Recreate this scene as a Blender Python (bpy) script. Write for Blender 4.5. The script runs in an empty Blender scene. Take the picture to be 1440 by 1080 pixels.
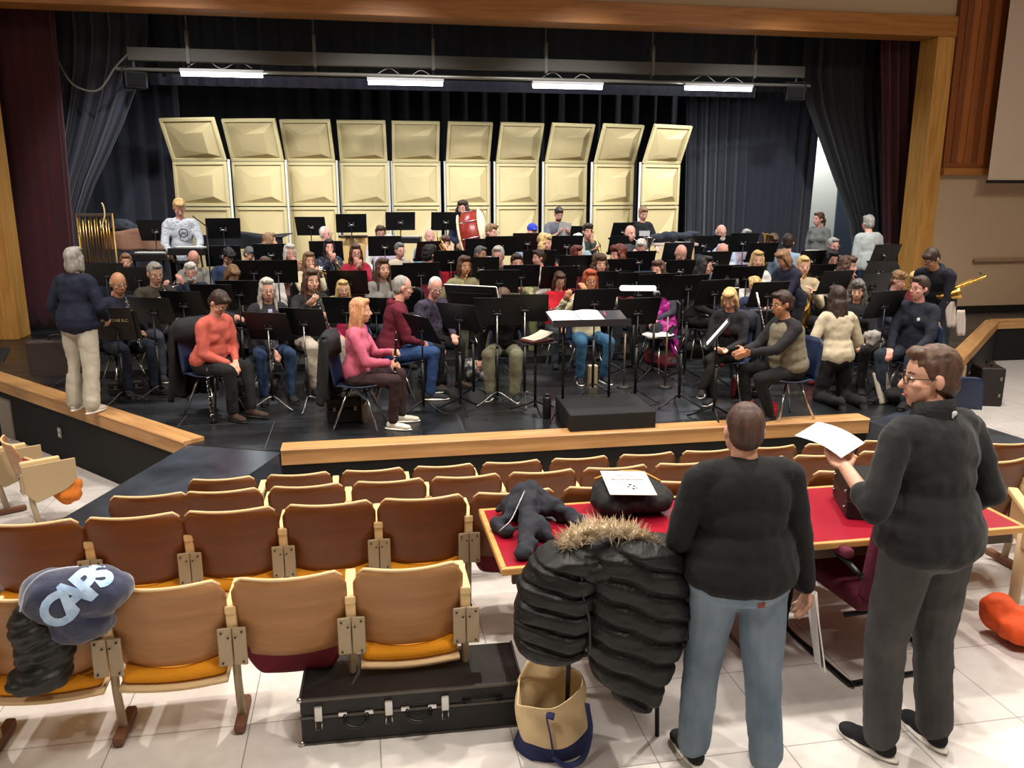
import bpy, bmesh, math, random
from mathutils import Vector, Matrix, Euler, noise
random.seed(7)
S, C, PI = math.sin, math.cos, math.pi
V = Vector
sc = bpy.context.scene
COL = sc.collection

# ---------------------------------------------------------------- camera
FPX, PITCH, YAW, CH = 1162.0, math.radians(13.0), math.radians(10.3), 2.48
cam_d = bpy.data.cameras.new('camera'); cam = bpy.data.objects.new('camera', cam_d); COL.objects.link(cam)
cam.location = (0, 0, CH); cam.rotation_euler = (PI/2 - PITCH, 0, -YAW)
cam_d.sensor_width = 36; cam_d.lens = 36*FPX/1440; cam_d.clip_end = 200
sc.camera = cam
# ---------------------------------------------------------------- world, exposure
w = bpy.data.worlds.new('world'); sc.world = w; w.use_nodes = True
w.node_tree.nodes['Background'].inputs[0].default_value = (.60, .57, .53, 1)
w.node_tree.nodes['Background'].inputs[1].default_value = .035
sc.view_settings.view_transform = 'Standard'; sc.view_settings.look = 'None'
sc.view_settings.gamma = 1; sc.view_settings.exposure = 0.0; sc.view_settings.use_curve_mapping = False

def lamp(name, kind, loc, energy, color=(1, 1, 1), size=.5, rot=(0, 0, 0), sizey=None, spot=None, blend=.5):
    l = bpy.data.lights.new(name, kind); l.energy = energy; l.color = color
    if kind == 'AREA':
        l.size = size
        if sizey: l.shape = 'RECTANGLE'; l.size_y = sizey
    else: l.shadow_soft_size = size
    if spot: l.spot_size = math.radians(spot); l.spot_blend = blend
    o = bpy.data.objects.new(name, l); COL.objects.link(o); o.location = loc; o.rotation_euler = rot
    return o
def aim(o, t):
    o.rotation_euler = (V(t) - o.location).to_track_quat('-Z', 'Y').to_euler(); return o
WARM = (1, .91, .81)
# ceiling downlights of the hall (above and ahead of the camera, out of frame)
for (x, y, e) in ((-3.2, 5.4, 210), (0.6, 6.0, 270), (4.4, 6.2, 270), (8.5, 8.5, 150), (3.0, 1.0, 150), (-2.0, .5, 90)):
    aim(lamp('hall_downlight', 'SPOT', (x, y, 6.2), e*3.5, WARM, .10, spot=130, blend=.8), (x-.2, y-.8, 0))
# soft fill lamps added under the hall ceiling to brighten the upper walls
for (x, y, e) in ((1.5, 2.5, 120), (8.5, 5.5, 170), (-5.0, 6.0, 90)):
    lamp('hall_fill_light', 'AREA', (x, y, 6.9), e*2.0, (1, .92, .83), 1.6, (0, 0, 0), 1.6)
# unseen spots added over the apron to light the band from the front
for (x, y, e) in ((-2.6, 9.2, 60), (2.2, 9.0, 80), (7.0, 9.2, 60)):
    aim(lamp('apron_fill', 'SPOT', (x, y, 6.7), e*13, (1, .95, .9), .25, spot=96, blend=.6), (x, y+1.2, 0))
# added spots standing in for stage tubes, aimed below the beam at the band
for (x, e) in ((-2.4, 80), (0.6, 100), (3.6, 100), (6.8, 85)):
    aim(lamp('stage_fill_spot', 'SPOT', (x, 9.5, 6.85), e*14, (.97, .97, 1), .22, spot=46, blend=.35), (x*1.08-.1, 15.5, 1.5))

# ---------------------------------------------------------------- from photo pixel to world point
_h = (S(YAW), C(YAW)); _R = (C(YAW), -S(YAW), 0); _F = (_h[0]*C(PITCH), _h[1]*C(PITCH), -S(PITCH)); _U = (_h[0]*S(PITCH), _h[1]*S(PITCH), C(PITCH))
def ray(x, y):
    a = (x-720)/FPX; b = (540-y)/FPX
    return [_F[i] + a*_R[i] + b*_U[i] for i in range(3)]
def PZ(x, y, z):
    d = ray(x, y); k = (z-CH)/d[2]; return V((k*d[0], k*d[1], z))
def PY(x, y, Y):
    d = ray(x, y); k = Y/d[1]; return V((k*d[0], Y, CH+k*d[2]))
def PD(x, y, D):
    d = ray(x, y); k = D/(d[0]*_h[0]+d[1]*_h[1]); return V((k*d[0], k*d[1], CH+k*d[2]))

# ---------------------------------------------------------------- materials
def lin(c):
    if isinstance(c, str): c = tuple(int(c[i:i+2], 16) for i in (0, 2, 4))
    return tuple((v/255/12.92 if v/255 <= .04045 else ((v/255+.055)/1.055)**2.4) for v in c[:3]) + (1,)
_M = {}
def mat(col, rough=.7, metal=0, bump=0, bscale=60, var=0, vscale=6, stretch=None, spec=.4, emis=0, sheen=0, key=None, alpha=1, trans=0):
    k = key or (col if isinstance(col, str) else tuple(col), rough, metal, bump, bscale, var, vscale, stretch, spec, emis, sheen, trans)
    if k in _M: return _M[k]
    m = bpy.data.materials.new('m_%d' % len(_M)); m.use_nodes = True; nt = m.node_tree; N = nt.nodes; L = nt.links
    b = N['Principled BSDF']; c = lin(col)
    b.inputs['Base Color'].default_value = c; b.inputs['Roughness'].default_value = rough; b.inputs['Metallic'].default_value = metal
    b.inputs['Specular IOR Level'].default_value = spec
    if sheen: b.inputs['Sheen Weight'].default_value = sheen
    if trans: b.inputs['Transmission Weight'].default_value = trans
    if emis: b.inputs['Emission Color'].default_value = c; b.inputs['Emission Strength'].default_value = emis
    if bump or var:
        tc = N.new('ShaderNodeTexCoord'); mp = N.new('ShaderNodeMapping'); L.new(tc.outputs['Object'], mp.inputs[0])
        if stretch: mp.inputs['Scale'].default_value = stretch
        if var:
            n = N.new('ShaderNodeTexNoise'); n.inputs['Scale'].default_value = vscale; n.inputs['Detail'].default_value = 5; L.new(mp.outputs[0], n.inputs[0])
            r = N.new('ShaderNodeValToRGB'); r.color_ramp.elements[0].position = .3; r.color_ramp.elements[1].position = .7
            r.color_ramp.elements[0].color = tuple(v*(1-var) for v in c[:3])+(1,); r.color_ramp.elements[1].color = tuple(min(1, v*(1+var)) for v in c[:3])+(1,)
            L.new(n.outputs[0], r.inputs[0]); L.new(r.outputs[0], b.inputs['Base Color'])
        if bump:
            n2 = N.new('ShaderNodeTexNoise'); n2.inputs['Scale'].default_value = bscale; n2.inputs['Detail'].default_value = 3; L.new(mp.outputs[0], n2.inputs[0])
            bp = N.new('ShaderNodeBump'); bp.inputs['Strength'].default_value = bump; bp.inputs['Distance'].default_value = .02
            L.new(n2.outputs[0], bp.inputs['Height']); L.new(bp.outputs[0], b.inputs['Normal'])
    _M[k] = m; return m
def two(ca, cb, scale=8, stretch=(1, 1, 1), lo=.4, hi=.6, rough=.7, spec=.4, detail=3, dist=0, bump=0, metal=0):
    k = ('two', ca, cb, scale, stretch, lo, hi, rough)
    if k in _M: return _M[k]
    m = bpy.data.materials.new('m_%d' % len(_M)); m.use_nodes = True; nt = m.node_tree; N = nt.nodes; L = nt.links; b = N['Principled BSDF']
    b.inputs['Roughness'].default_value = rough; b.inputs['Specular IOR Level'].default_value = spec; b.inputs['Metallic'].default_value = metal
    tc = N.new('ShaderNodeTexCoord'); mp = N.new('ShaderNodeMapping'); mp.inputs['Scale'].default_value = stretch; L.new(tc.outputs['Object'], mp.inputs[0])
    n = N.new('ShaderNodeTexNoise'); n.inputs['Scale'].default_value = scale; n.inputs['Detail'].default_value = detail; n.inputs['Distortion'].default_value = dist; L.new(mp.outputs[0], n.inputs[0])
    r = N.new('ShaderNodeValToRGB'); r.color_ramp.elements[0].position = lo; r.color_ramp.elements[1].position = hi
    r.color_ramp.elements[0].color = lin(ca); r.color_ramp.elements[1].color = lin(cb); L.new(n.outputs[0], r.inputs[0]); L.new(r.outputs[0], b.inputs['Base Color'])
    if bump:
        bp = N.new('ShaderNodeBump'); bp.inputs['Strength'].default_value = bump; bp.inputs['Distance'].default_value = .01; L.new(n.outputs[0], bp.inputs['Height']); L.new(bp.outputs[0], b.inputs['Normal'])
    _M[k] = m; return m
def brickmat(ca, cb, mort, w, h, msize=.004, rough=.35, off=0, spec=.5, bump=.1, axis=None):
    m = bpy.data.materials.new('m_tile%d' % len(_M)); m.use_nodes = True; nt = m.node_tree; N = nt.nodes; L = nt.links; b = N['Principled BSDF']
    tc = N.new('ShaderNodeTexCoord'); mp = N.new('ShaderNodeMapping'); L.new(tc.outputs['Object'], mp.inputs[0])
    if axis: mp.inputs['Rotation'].default_value = axis
    br = N.new('ShaderNodeTexBrick'); br.inputs['Scale'].default_value = 1; br.inputs['Brick Width'].default_value = w; br.inputs['Row Height'].default_value = h
    br.inputs['Mortar Size'].default_value = msize; br.offset = off; br.inputs['Color1'].default_value = lin(ca); br.inputs['Color2'].default_value = lin(cb); br.inputs['Mortar'].default_value = lin(mort)
    L.new(mp.outputs[0], br.inputs[0]); n = N.new('ShaderNodeTexNoise'); n.inputs['Scale'].default_value = 14; n.inputs['Detail'].default_value = 6; L.new(tc.outputs['Object'], n.inputs[0])
    mx = N.new('ShaderNodeMixRGB'); mx.blend_type = 'MULTIPLY'; mx.inputs[0].default_value = .25; L.new(br.outputs[0], mx.inputs[1]); L.new(n.outputs[0], mx.inputs[2]); L.new(mx.outputs[0], b.inputs['Base Color'])
    b.inputs['Roughness'].default_value = rough; b.inputs['Specular IOR Level'].default_value = spec
    return m
def wood(ca, cb, axis='X', scale=5, rough=.45, spec=.35):
    st = {'X': (.12, 1.6, 1.6), 'Y': (1.6, .12, 1.6), 'Z': (1.6, 1.6, .12)}[axis]
    return two(ca, cb, scale*2.2, st, .35, .68, rough, spec, 6, .6)

# ---------------------------------------------------------------- mesh builder
class MB:
    def __init__(s): s.v = []; s.f = []
    def add(s, vs, fs):
        o = len(s.v); s.v += [tuple(v) for v in vs]; s.f += [tuple(i+o for i in f) for f in fs]; return s
    def box(s, c, d, R=None):
        x, y, z = (k/2 for k in d); vs = [V((a*x, b*y, e*z)) for a in (-1, 1) for b in (-1, 1) for e in (-1, 1)]
        if R is not None: vs = [R @ v for v in vs]
        return s.add([v+V(c) for v in vs], [(0, 1, 3, 2), (4, 6, 7, 5), (0, 4, 5, 1), (2, 3, 7, 6), (0, 2, 6, 4), (1, 5, 7, 3)])
    def bb(s, a, b): return s.box([(a[i]+b[i])/2 for i in range(3)], [abs(a[i]-b[i]) for i in range(3)])
    def tube(s, pts, r, n=8, caps=True, flat=None):
        pts = [V(p) for p in pts]; m = len(pts); rr = r if isinstance(r, (list, tuple)) else [r]*m
        up = None; rings = []
        for i, p in enumerate(pts):
            t = (pts[min(i+1, m-1)] - pts[max(i-1, 0)])
            t = t.normalized() if t.length > 1e-9 else V((0, 0, 1))
            if up is None:
                up = V((0, 0, 1)) if abs(t.z) < .9 else V((1, 0, 0))
            a = t.cross(up); a = a.normalized() if a.length > 1e-6 else V((1, 0, 0)); b = t.cross(a).normalized(); up = -b if False else up
            rings.append([p + (a*C(2*PI*k/n) + b*S(2*PI*k/n)*(flat or 1))*rr[i] for k in range(n)])
            up = a.cross(t).normalized()
        vs = [v for g in rings for v in g]; fs = []
        for i in range(m-1):
            for k in range(n): fs.append((i*n+k, i*n+(k+1) % n, (i+1)*n+(k+1) % n, (i+1)*n+k))
        if caps: fs.append(tuple(range(n-1, -1, -1))); fs.append(tuple((m-1)*n+k for k in range(n)))
        return s.add(vs, fs)
    def cyl(s, p0, p1, r0, r1=None, n=12): return s.tube([p0, p1], [r0, r0 if r1 is None else r1], n)
    def ell(s, c, r, R=None, nu=12, nv=8):
        if not isinstance(r, (list, tuple)): r = (r, r, r)
        vs = [V((0, 0, r[2]))]
        for j in range(1, nv):
            t = PI*j/nv
            for i in range(nu): vs.append(V((r[0]*S(t)*C(2*PI*i/nu), r[1]*S(t)*S(2*PI*i/nu), r[2]*C(t))))
        vs.append(V((0, 0, -r[2]))); fs = []
        for i in range(nu): fs.append((0, 1+i, 1+(i+1) % nu))
        for j in range(nv-2):
            for i in range(nu): a = 1+j*nu; fs.append((a+i, a+nu+i, a+nu+(i+1) % nu, a+(i+1) % nu))
        l = len(vs)-1; a = 1+(nv-2)*nu
        for i in range(nu): fs.append((a+i, l, a+(i+1) % nu))
        if R is not None: vs = [R @ v for v in vs]
        return s.add([v+V(c) for v in vs], fs)
    def cap(s, a, b, ra, rb, n=10):
        s.tube([a, b], [ra, rb], n); s.ell(a, ra, None, n, 6); s.ell(b, rb, None, n, 6); return s
    def prism(s, poly, z0, z1):
        n = len(poly); a = sum(poly[i][0]*poly[(i+1) % n][1]-poly[(i+1) % n][0]*poly[i][1] for i in range(n))
        if a < 0: poly = poly[::-1]
        return s.add([(x, y, z0) for x, y in poly]+[(x, y, z1) for x, y in poly], [tuple(range(n-1, -1, -1)), tuple(range(n, 2*n))]+[(i, (i+1) % n, n+(i+1) % n, n+i) for i in range(n)])
    def loft(s, rings, close=True, caps=True):
        n = len(rings[0]); vs = [v for g in rings for v in g]; fs = []
        for i in range(len(rings)-1):
            for k in range(n if close else n-1): fs.append((i*n+k, i*n+(k+1) % n, (i+1)*n+(k+1) % n, (i+1)*n+k))
        if caps and close: fs.append(tuple(range(n-1, -1, -1))); fs.append(tuple((len(rings)-1)*n+k for k in range(n)))
        return s.add(vs, fs)
    def slab(s, fn, nu, nv, t):
        """surface fn(u,v)->Vector, thickened by t along its normal"""
        g = [[V(fn(i/nu, j/nv)) for i in range(nu+1)] for j in range(nv+1)]; vs = []; W = nu+1
        def nrm(i, j):
            a = g[j][min(i+1, nu)]-g[j][max(i-1, 0)]; b = g[min(j+1, nv)][i]-g[max(j-1, 0)][i]; c = a.cross(b)
            return c.normalized() if c.length > 1e-9 else V((0, 0, 1))
        N_ = [[nrm(i, j) for i in range(W)] for j in range(nv+1)]
        for sgn in (.5, -.5):
            for j in range(nv+1):
                for i in range(W): vs.append(g[j][i]+N_[j][i]*t*sgn)
        o = W*(nv+1); fs = []
        for j in range(nv):
            for i in range(nu):
                a = j*W+i; fs.append((a, a+1, a+W+1, a+W)); fs.append((o+a, o+a+W, o+a+W+1, o+a+1))
        for i in range(nu): fs.append((i, o+i, o+i+1, i+1)); a = nv*W+i; fs.append((a, a+1, o+a+1, o+a))
        for j in range(nv): a = j*W; fs.append((a, a+W, o+a+W, o+a)); a = j*W+nu; fs.append((a, o+a, o+a+W, a+W))
        return s.add(vs, fs)
    def obj(s, name, m=None, parent=None, smooth=False, bevel=0, mats=None, seg=2, sub=0):
        me = bpy.data.meshes.new(name); me.from_pydata(s.v, [], s.f); me.update()
        o = bpy.data.objects.new(name, me); COL.objects.link(o)
        if m: me.materials.append(m)
        if parent: o.parent = parent
        if smooth:
            me.polygons.foreach_set('use_smooth', [True]*len(me.polygons))
            if smooth == 'a':
                me.set_sharp_from_angle(angle=math.radians(40))
        if bevel:
            b = o.modifiers.new('b', 'BEVEL'); b.width = bevel; b.segments = seg; b.limit_method = 'ANGLE'; b.angle_limit = math.radians(40)
        if sub: q = o.modifiers.new('s', 'SUBSURF'); q.levels = q.render_levels = sub
        return o
def tag(o, label, cat, group=None, kind=None):
    if label: o['label'] = label
    if cat: o['category'] = cat
    if group: o['group'] = group
    if kind: o['kind'] = kind
    return o
def empty(name, loc=(0, 0, 0), rz=0, label=None, cat=None, group=None, rot=None):
    o = bpy.data.objects.new(name, None); COL.objects.link(o); o.location = loc; o.rotation_euler = rot or (0, 0, rz)
    o.empty_display_size = .1
    return tag(o, label, cat, group)
def struct(o): o['kind'] = 'structure'; return o
KIDS = {}
def copy_tree(o, loc, rz, label=None, group=None, cat=None):
    r = o.copy(); COL.objects.link(r); r.location = loc; r.rotation_euler = (0, 0, rz)
    if label: r['label'] = label
    if group: r['group'] = group
    if o.name not in KIDS:
        ks = [c for c in bpy.data.objects if c.parent == o]; KIDS[o.name] = [(c, [g for g in bpy.data.objects if g.parent == c]) for c in ks]
    for c, gs in KIDS[o.name]:
        d = c.copy(); COL.objects.link(d); d.parent = r
        for g in gs: e = g.copy(); COL.objects.link(e); e.parent = d
    return r
def blob(name, mb, voxel, m, parent=None, smooth=2, nz=0, nsc=12, ridge=None):
    """one continuous skin over overlapping closed shapes"""
    me = bpy.data.meshes.new('tmp'); me.from_pydata(mb.v, [], mb.f); o = bpy.data.objects.new('tmp', me); COL.objects.link(o)
    r = o.modifiers.new('r', 'REMESH'); r.mode = 'VOXEL'; r.voxel_size = voxel; r.use_smooth_shade = True
    if smooth: q = o.modifiers.new('q', 'SMOOTH'); q.factor = .5; q.iterations = smooth
    dg = bpy.context.evaluated_depsgraph_get(); e = o.evaluated_get(dg); nm = bpy.data.meshes.new_from_object(e)
    bpy.data.objects.remove(o); bpy.data.meshes.remove(me)
    if nz or ridge:
        ns = [v.normal.copy() for v in nm.vertices]
        for v, n in zip(nm.vertices, ns):
            d = nz*noise.noise(v.co*nsc) + nz*.5*noise.noise(v.co*nsc*2.3) if nz else 0
            if ridge: d += ridge(v.co)
            v.co += n*d
    nm.name = name; nm.materials.clear(); nm.materials.append(m)
    nm.polygons.foreach_set('use_smooth', [True]*len(nm.polygons))
    oo = bpy.data.objects.new(name, nm); COL.objects.link(oo)
    if parent: oo.parent = parent
    return oo
def text(name, body, size, m, parent=None, loc=(0, 0, 0), rot=(0, 0, 0), ext=.002, align='CENTER', shear=0, bold=0):
    c = bpy.data.curves.new(name, 'FONT'); c.body = body; c.size = size; c.extrude = ext; c.align_x = align; c.align_y = 'CENTER'; c.shear = shear; c.offset = bold; c.resolution_u = 4
    q = bpy.data.objects.new('tmp', c); COL.objects.link(q); me = bpy.data.meshes.new_from_object(q.evaluated_get(bpy.context.evaluated_depsgraph_get()))
    bpy.data.objects.remove(q); bpy.data.curves.remove(c); me.name = name; me.materials.clear(); me.materials.append(m)
    o = bpy.data.objects.new(name, me); COL.objects.link(o)
    if parent: o.parent = parent
    o.location = loc; o.rotation_euler = rot
    return o
def smoothpts(pts, n=6):
    P = [V(p) for p in pts]; P = [P[0]*2-P[1]]+P+[P[-1]*2-P[-2]]; out = []
    for i in range(1, len(P)-2):
        a, b, c, d = P[i-1:i+3]
        for k in range(n):
            t = k/n; out.append(.5*((2*b)+(c-a)*t+(2*a-5*b+4*c-d)*t*t+(3*b-a-3*c+d)*t**3))
    return out+[P[-2]]
def wire(pts, r, name, m, label=None, cat='cable', parent=None, n=6):
    o = MB().tube(smoothpts(pts), r, n).obj(name, m, parent, True)
    return tag(o, label, cat) if label else o
BLACK = mat('0b0b0c', .5); CHROME = mat('c8c8c8', .22, 1); STEEL = mat('8a8a88', .35, 1); BRASS = mat('c9a050', .28, 1); SILVER = mat('d8d8d8', .2, 1)
PAPER = mat('e9e9e6', .8)
# ================================================================ the setting
STZ = .25      # stage level
PITZ = -.45    # low floor in front of the stage
tile = brickmat('dedad6', 'd6d1cc', '97918b', .61, .61, .003, .28)
def fz(y): return 0 if y < 4.6 else max(PITZ, -(y-4.6)*.24)
m = MB(); xs = (-14, 18); ys = [-6, 4.6, 6.475, 14.0]
for i in range(3):
    a, b = ys[i], ys[i+1]; za, zb = fz(a), fz(b)
    m.add([(xs[0], a, za), (xs[1], a, za), (xs[1], b, zb), (xs[0], b, zb), (xs[0], a, -1), (xs[1], a, -1), (xs[1], b, -1), (xs[0], b, -1)], [(0, 1, 2, 3), (7, 6, 5, 4), (0, 4, 5, 1), (3, 2, 6, 7)])
struct(m.obj('floor', tile))
# stage deck
stagem = two('0f1012', '2a2d31', 1.6, (.6, 2.2, 1), .35, .8, .27, .5, 9, .8)
_n = stagem.node_tree; _b = _n.nodes['Principled BSDF']; _t = _n.nodes.new('ShaderNodeTexCoord'); _k = _n.nodes.new('ShaderNodeTexBrick'); _k.inputs['Scale'].default_value = 1; _k.inputs['Brick Width'].default_value = 1.83; _k.inputs['Row Height'].default_value = .92; _k.inputs['Mortar Size'].default_value = .004; _k.offset = .5
_k.inputs['Color1'].default_value = (0, 0, 0, 1); _k.inputs['Color2'].default_value = (0, 0, 0, 1); _k.inputs['Mortar'].default_value = (1, 1, 1, 1); _n.links.new(_t.outputs['Object'], _k.inputs[0])
_x = _n.nodes.new('ShaderNodeMixRGB'); _x.inputs[2].default_value = lin('4a4c50'); _l = _b.inputs['Base Color'].links[0].from_socket; _n.links.new(_k.outputs[0], _x.inputs[0]); _n.links.new(_l, _x.inputs[1]); _n.links.new(_x.outputs[0], _b.inputs['Base Color'])
_r = _n.nodes.new('ShaderNodeTexNoise'); _r.inputs['Scale'].default_value = 3; _r.inputs['Detail'].default_value = 8; _q = _n.nodes.new('ShaderNodeMapRange'); _q.inputs[3].default_value = .16; _q.inputs[4].default_value = .48; _n.links.new(_t.outputs['Object'], _r.inputs[0]); _n.links.new(_r.outputs[0], _q.inputs[0]); _n.links.new(_q.outputs[0], _b.inputs['Roughness'])
WL0, WL1 = (-1.62, 7.62), (-6.25, 12.9); WR0, WR1 = (5.85, 7.7), (11.05, 12.75)
FX0, FX1, FY = -.76, 4.95, 7.24
poly = [(FX0, FY), (FX1, FY), WR0, WR1, (17, 12.75), (17, 21), (-12, 21), (-12, 12.9), WL1, WL0]
st = MB().prism(poly, -.55, STZ).obj('floor_stage', stagem); struct(st); st.data.materials.append(mat('060607', .8))
for f_ in st.data.polygons:
    if abs(f_.normal.z) < .5: f_.material_index = 1
# stage riser steps at the back (percussion and low brass)
TIERS = [(10.95, .10), (11.65, .20), (12.55, .32)]
def level(x, y):
    z = STZ
    if -3.3 < x < 8.2:
        for ty, tz in TIERS:
            if y > ty: z = STZ+tz
    return z
RISY, RISZ = 12.55, .32
rim = mat('131315', .5)
za = 0
for i_, (ty, tz) in enumerate(TIERS):
    o_ = MB().bb((-3.3, ty-.25, STZ+za), (8.2, 15.9, STZ+tz)).obj('floor_riser', rim, bevel=.008); struct(o_); za = tz
# black stage fascia is the deck side; wooden nosing rails
railw = wood('bf9360', 'a5794a', 'X'); 
def rail(name, a, b, w=.17, h=.15, out=.03, z=STZ+.035):
    a, b = V((a[0], a[1], 0)), V((b[0], b[1], 0)); d = (b-a); L = d.length; u = d.normalized(); n = V((u.y, -u.x, 0))
    m = MB(); prof = [(out, -h), (out, -.03), (out+.012, -.012), (out, 0), (-w, 0), (-w, -h)]
    rings = [[V((t*L, -p[0]*1.0, p[1])) for p in prof] for t in (0, 1)]
    m.loft(rings); o = m.obj(name, railw); o.location = (a.x, a.y, z); o.rotation_euler = (0, 0, math.atan2(u.y, u.x))
    return struct(o)
rail('trim_1', (FX0, FY), (FX1, FY)); rail('trim_2', WL1, WL0); rail('trim_3', (6.5, 8.33), WR1); rail('trim_4', WR1, (17, 12.75))
# beige return panel of the right wing, below its rail
beige = mat('b09a80', .8, bump=.05, bscale=30)
m = MB(); 
a, b = V((6.5, 8.3)), V((8.3, 10.05)); d = (b-a).normalized(); n = V((d.y, -d.x))*.02
m.prism([tuple(a), tuple(b), tuple(b+n), tuple(a+n)], PITZ, .13); struct(m.obj('trim_5', beige))
# ramps from stage to hall floor
rampm = two('23272e', '39404a', 3, (1, 1, 1), .35, .7, .3, .5, 7, .3)
def ramp(name, q):
    m = MB(); m.add([V(p) for p in q]+[V((p[0], p[1], -1.0)) for p in q], [(0, 1, 2, 3), (7, 6, 5, 4), (0, 4, 5, 1), (1, 5, 6, 2), (2, 6, 7, 3), (3, 7, 4, 0)]); return struct(m.obj(name, rampm))
ramp('floor_ramp', [(WL0[0], WL0[1], STZ-.003), (-2.75, 5.45, -.01), (-1.95, 5.0, -.01), (FX0, FY, STZ-.003)])
ramp('floor_ramp', [(FX1, FY, STZ-.003), (6.15, 5.0, -.01), (6.95, 5.45, -.01), (WR0[0], WR0[1], STZ-.003)])
# proscenium wall, beam, posts
PW = 14.0
wallm = mat('b9a083', .85, bump=.03, bscale=20)
oak = wood('c9964f', 'ae7b3a', 'Z'); oakx = wood('b0763c', '9a622c', 'X')
LXi, RXi, BZ = -5.30, 10.13, 5.16      # opening
struct(MB().bb((-12, PW, BZ+.32), (18, PW+.3, 9.0)).obj('wall_front', wallm))
struct(MB().bb((RXi+.36, PW, PITZ-.5), (18, PW+.3, BZ+.33)).obj('wall_right', wallm))
struct(MB().bb((-12, PW, PITZ-.5), (LXi-.36, PW+.3, BZ+.33)).obj('wall_left', wallm))
struct(MB().bb((RXi+.36, PW-.02, STZ), (18, PW, STZ+.12)).obj('baseboard_right', mat('15120f', .6)))
struct(MB().bb((-12, PW-.02, STZ), (LXi-.36, PW, STZ+.12)).obj('baseboard_left', mat('15120f', .6)))
def post(name, x0, x1):
    m = MB(); m.bb((x0, PW-.10, STZ), (x1, PW+.40, BZ+.0)); return struct(m.obj(name, oak, bevel=.012))
post('trim_6', LXi-.34, LXi); post('trim_7', RXi, RXi+.34)
struct(MB().bb((LXi-.36, PW-.10, BZ), (RXi+.36, PW+.40, BZ+.34)).obj('trim_8', oakx, bevel=.012))
# side walls, back wall and roof of the stage house
dark = mat('0d0d0f', .9)
struct(MB().bb((-12, 21, -.5), (17, 21.2, 9)).obj('wall_back', dark))
struct(MB().bb((-12, PW+.3, 8.2), (17, 21, 8.4)).obj('ceiling_stage', dark))
struct(MB().bb((-7.7, PW+.3, 0), (-7.5, 21, 8.2)).obj('wall_stage_left', dark))
blockm = brickmat('d9dbd3', 'd2d4cc', 'c4c6be', .4, .2, .006, .8, .5, axis=(0, PI/2, PI/2))
struct(MB().bb((13.2, PW+.3, 0), (13.4, 21, 8.2)).obj('wall_stage_right', blockm))
# hall side walls and ceiling behind the view (they bounce light)
struct(MB().bb((-12.2, -6, -1), (-12, PW, 7.2)).obj('wall_hall_left', wallm))
struct(MB().bb((18, -6, -1), (18.2, PW+.3, 7.2)).obj('wall_hall_right', wallm))
struct(MB().bb((-12, -6, 7.0), (18, PW, 7.2)).obj('ceiling', mat('d5cdc0', .9)))
struct(MB().bb((-12, -6.2, -1), (18, -6, 7.2)).obj('wall_rear', wallm))
# vertical wood panel on the right, with its sill
a = PY(1338, 5, PW-.1); b = PY(1312, 238, PW-.1); c_ = PY(1400, 238, PW-.1); x0, x1, zb = b.x+.0, c_.x-.02, b.z
p = empty('wood_wall_panel', (0, PW-.07, 0), 0, 'tall reddish wooden board panel on the wall right of the stage opening', 'wall panel')
cols = [('8a4d26', '7a4220'), ('a35f30', '93532a'), ('7c4724', '6f3e1e'), ('9a5a2c', '8a4e26'), ('a56332', '96572c'), ('804a26', '72401f')]
x0 = RXi+.36
nb = 8; wd = (x1-x0)/nb
for i in range(nb):
    ca, cb = cols[(i*5) % 6]
    o = MB().bb((x0+i*wd, -.05-.012*(i % 2), zb+.1), (x0+(i+1)*wd-.006, .06, 6.97)).obj('board', wood(ca, cb, 'Z', 4), p, bevel=.003)
MB().bb((x0, -.10, zb-.10), (x1+.02, .06, zb+.02)).obj('sill', oakx, p, bevel=.006)
MB().bb((x0, -.065, zb+.02), (x1+.02, .06, zb+.11)).obj('lower_rail', wood('8c5228', '7d4722', 'X'), p, bevel=.004)
# projection screen
s0 = PY(1389, 256, PW-.45)
scr = empty('projection_screen', (s0.x, PW-.45, s0.z), 0, 'white pull-down projection screen hanging at the right wall', 'screen')
MB().bb((0, 0, .03), (3.6, .006, 3.7)).obj('screen_sheet', mat('c9b6a2', .8), scr)
MB().bb((-.02, -.02, -.02), (3.62, .03, .035)).obj('bottom_bar', mat('1a1512', .5), scr, bevel=.008)
# wall handrail (right)
h0, h1 = PY(1372, 367, PW-.1), PY(1440, 369, PW-.1)
hr = empty('wall_handrail', (h0.x, PW-.06, h0.z), 0, 'slim beige handrail fixed to the wall right of the stage post', 'handrail')
MB().cyl((0, 0, 0), (5, 0, 0), .035).obj('rail', mat('8d7457', .6), hr, True)
for k in (.4, 1.9, 3.4): MB().box((k, .04, -.01), (.05, .09, .03)).obj('bracket', mat('6b563f', .6), hr)

# ---------------------------------------------------------------- curtains
def curtain(name, top, bot, zt, zb, amp, folds, m, label, cat='curtain', t=.012, nu=None, seed=0, curve=0, tie=None, pinch=None):
    """top, bot: (x,y) pairs of the end points at top and bottom"""
    nu = nu or max(24, folds*8); nv = 14; rnd = random.Random(seed); ph = [rnd.uniform(0, 6) for _ in range(4)]
    def fn(u, v):
        tx = V(top[0]).lerp(V(top[1]), u); bx = V(bot[0]).lerp(V(bot[1]), u); w = v
        if tie: w = tie(u, v)
        q = tx.lerp(bx, w); d = (V(top[1])-V(top[0])).normalized(); n = V((-d.y, d.x))
        a = amp*(.55+.45*S(u*5.1+ph[0]))*(1+.25*v)
        dd = a*S(2*PI*folds*u+ph[1]+.5*S(u*9+ph[2])+.15*v*S(7*u+ph[3]))+.25*a*S(2*PI*folds*2.3*u+ph[3])
        q = q+n*(dd+curve*S(PI*u)); return V((q.x, q.y, zt+(zb-zt)*v))
    o = MB().slab(fn, nu, nv, t).obj(name, m, None, True)
    return tag(o, label, cat)
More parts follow.
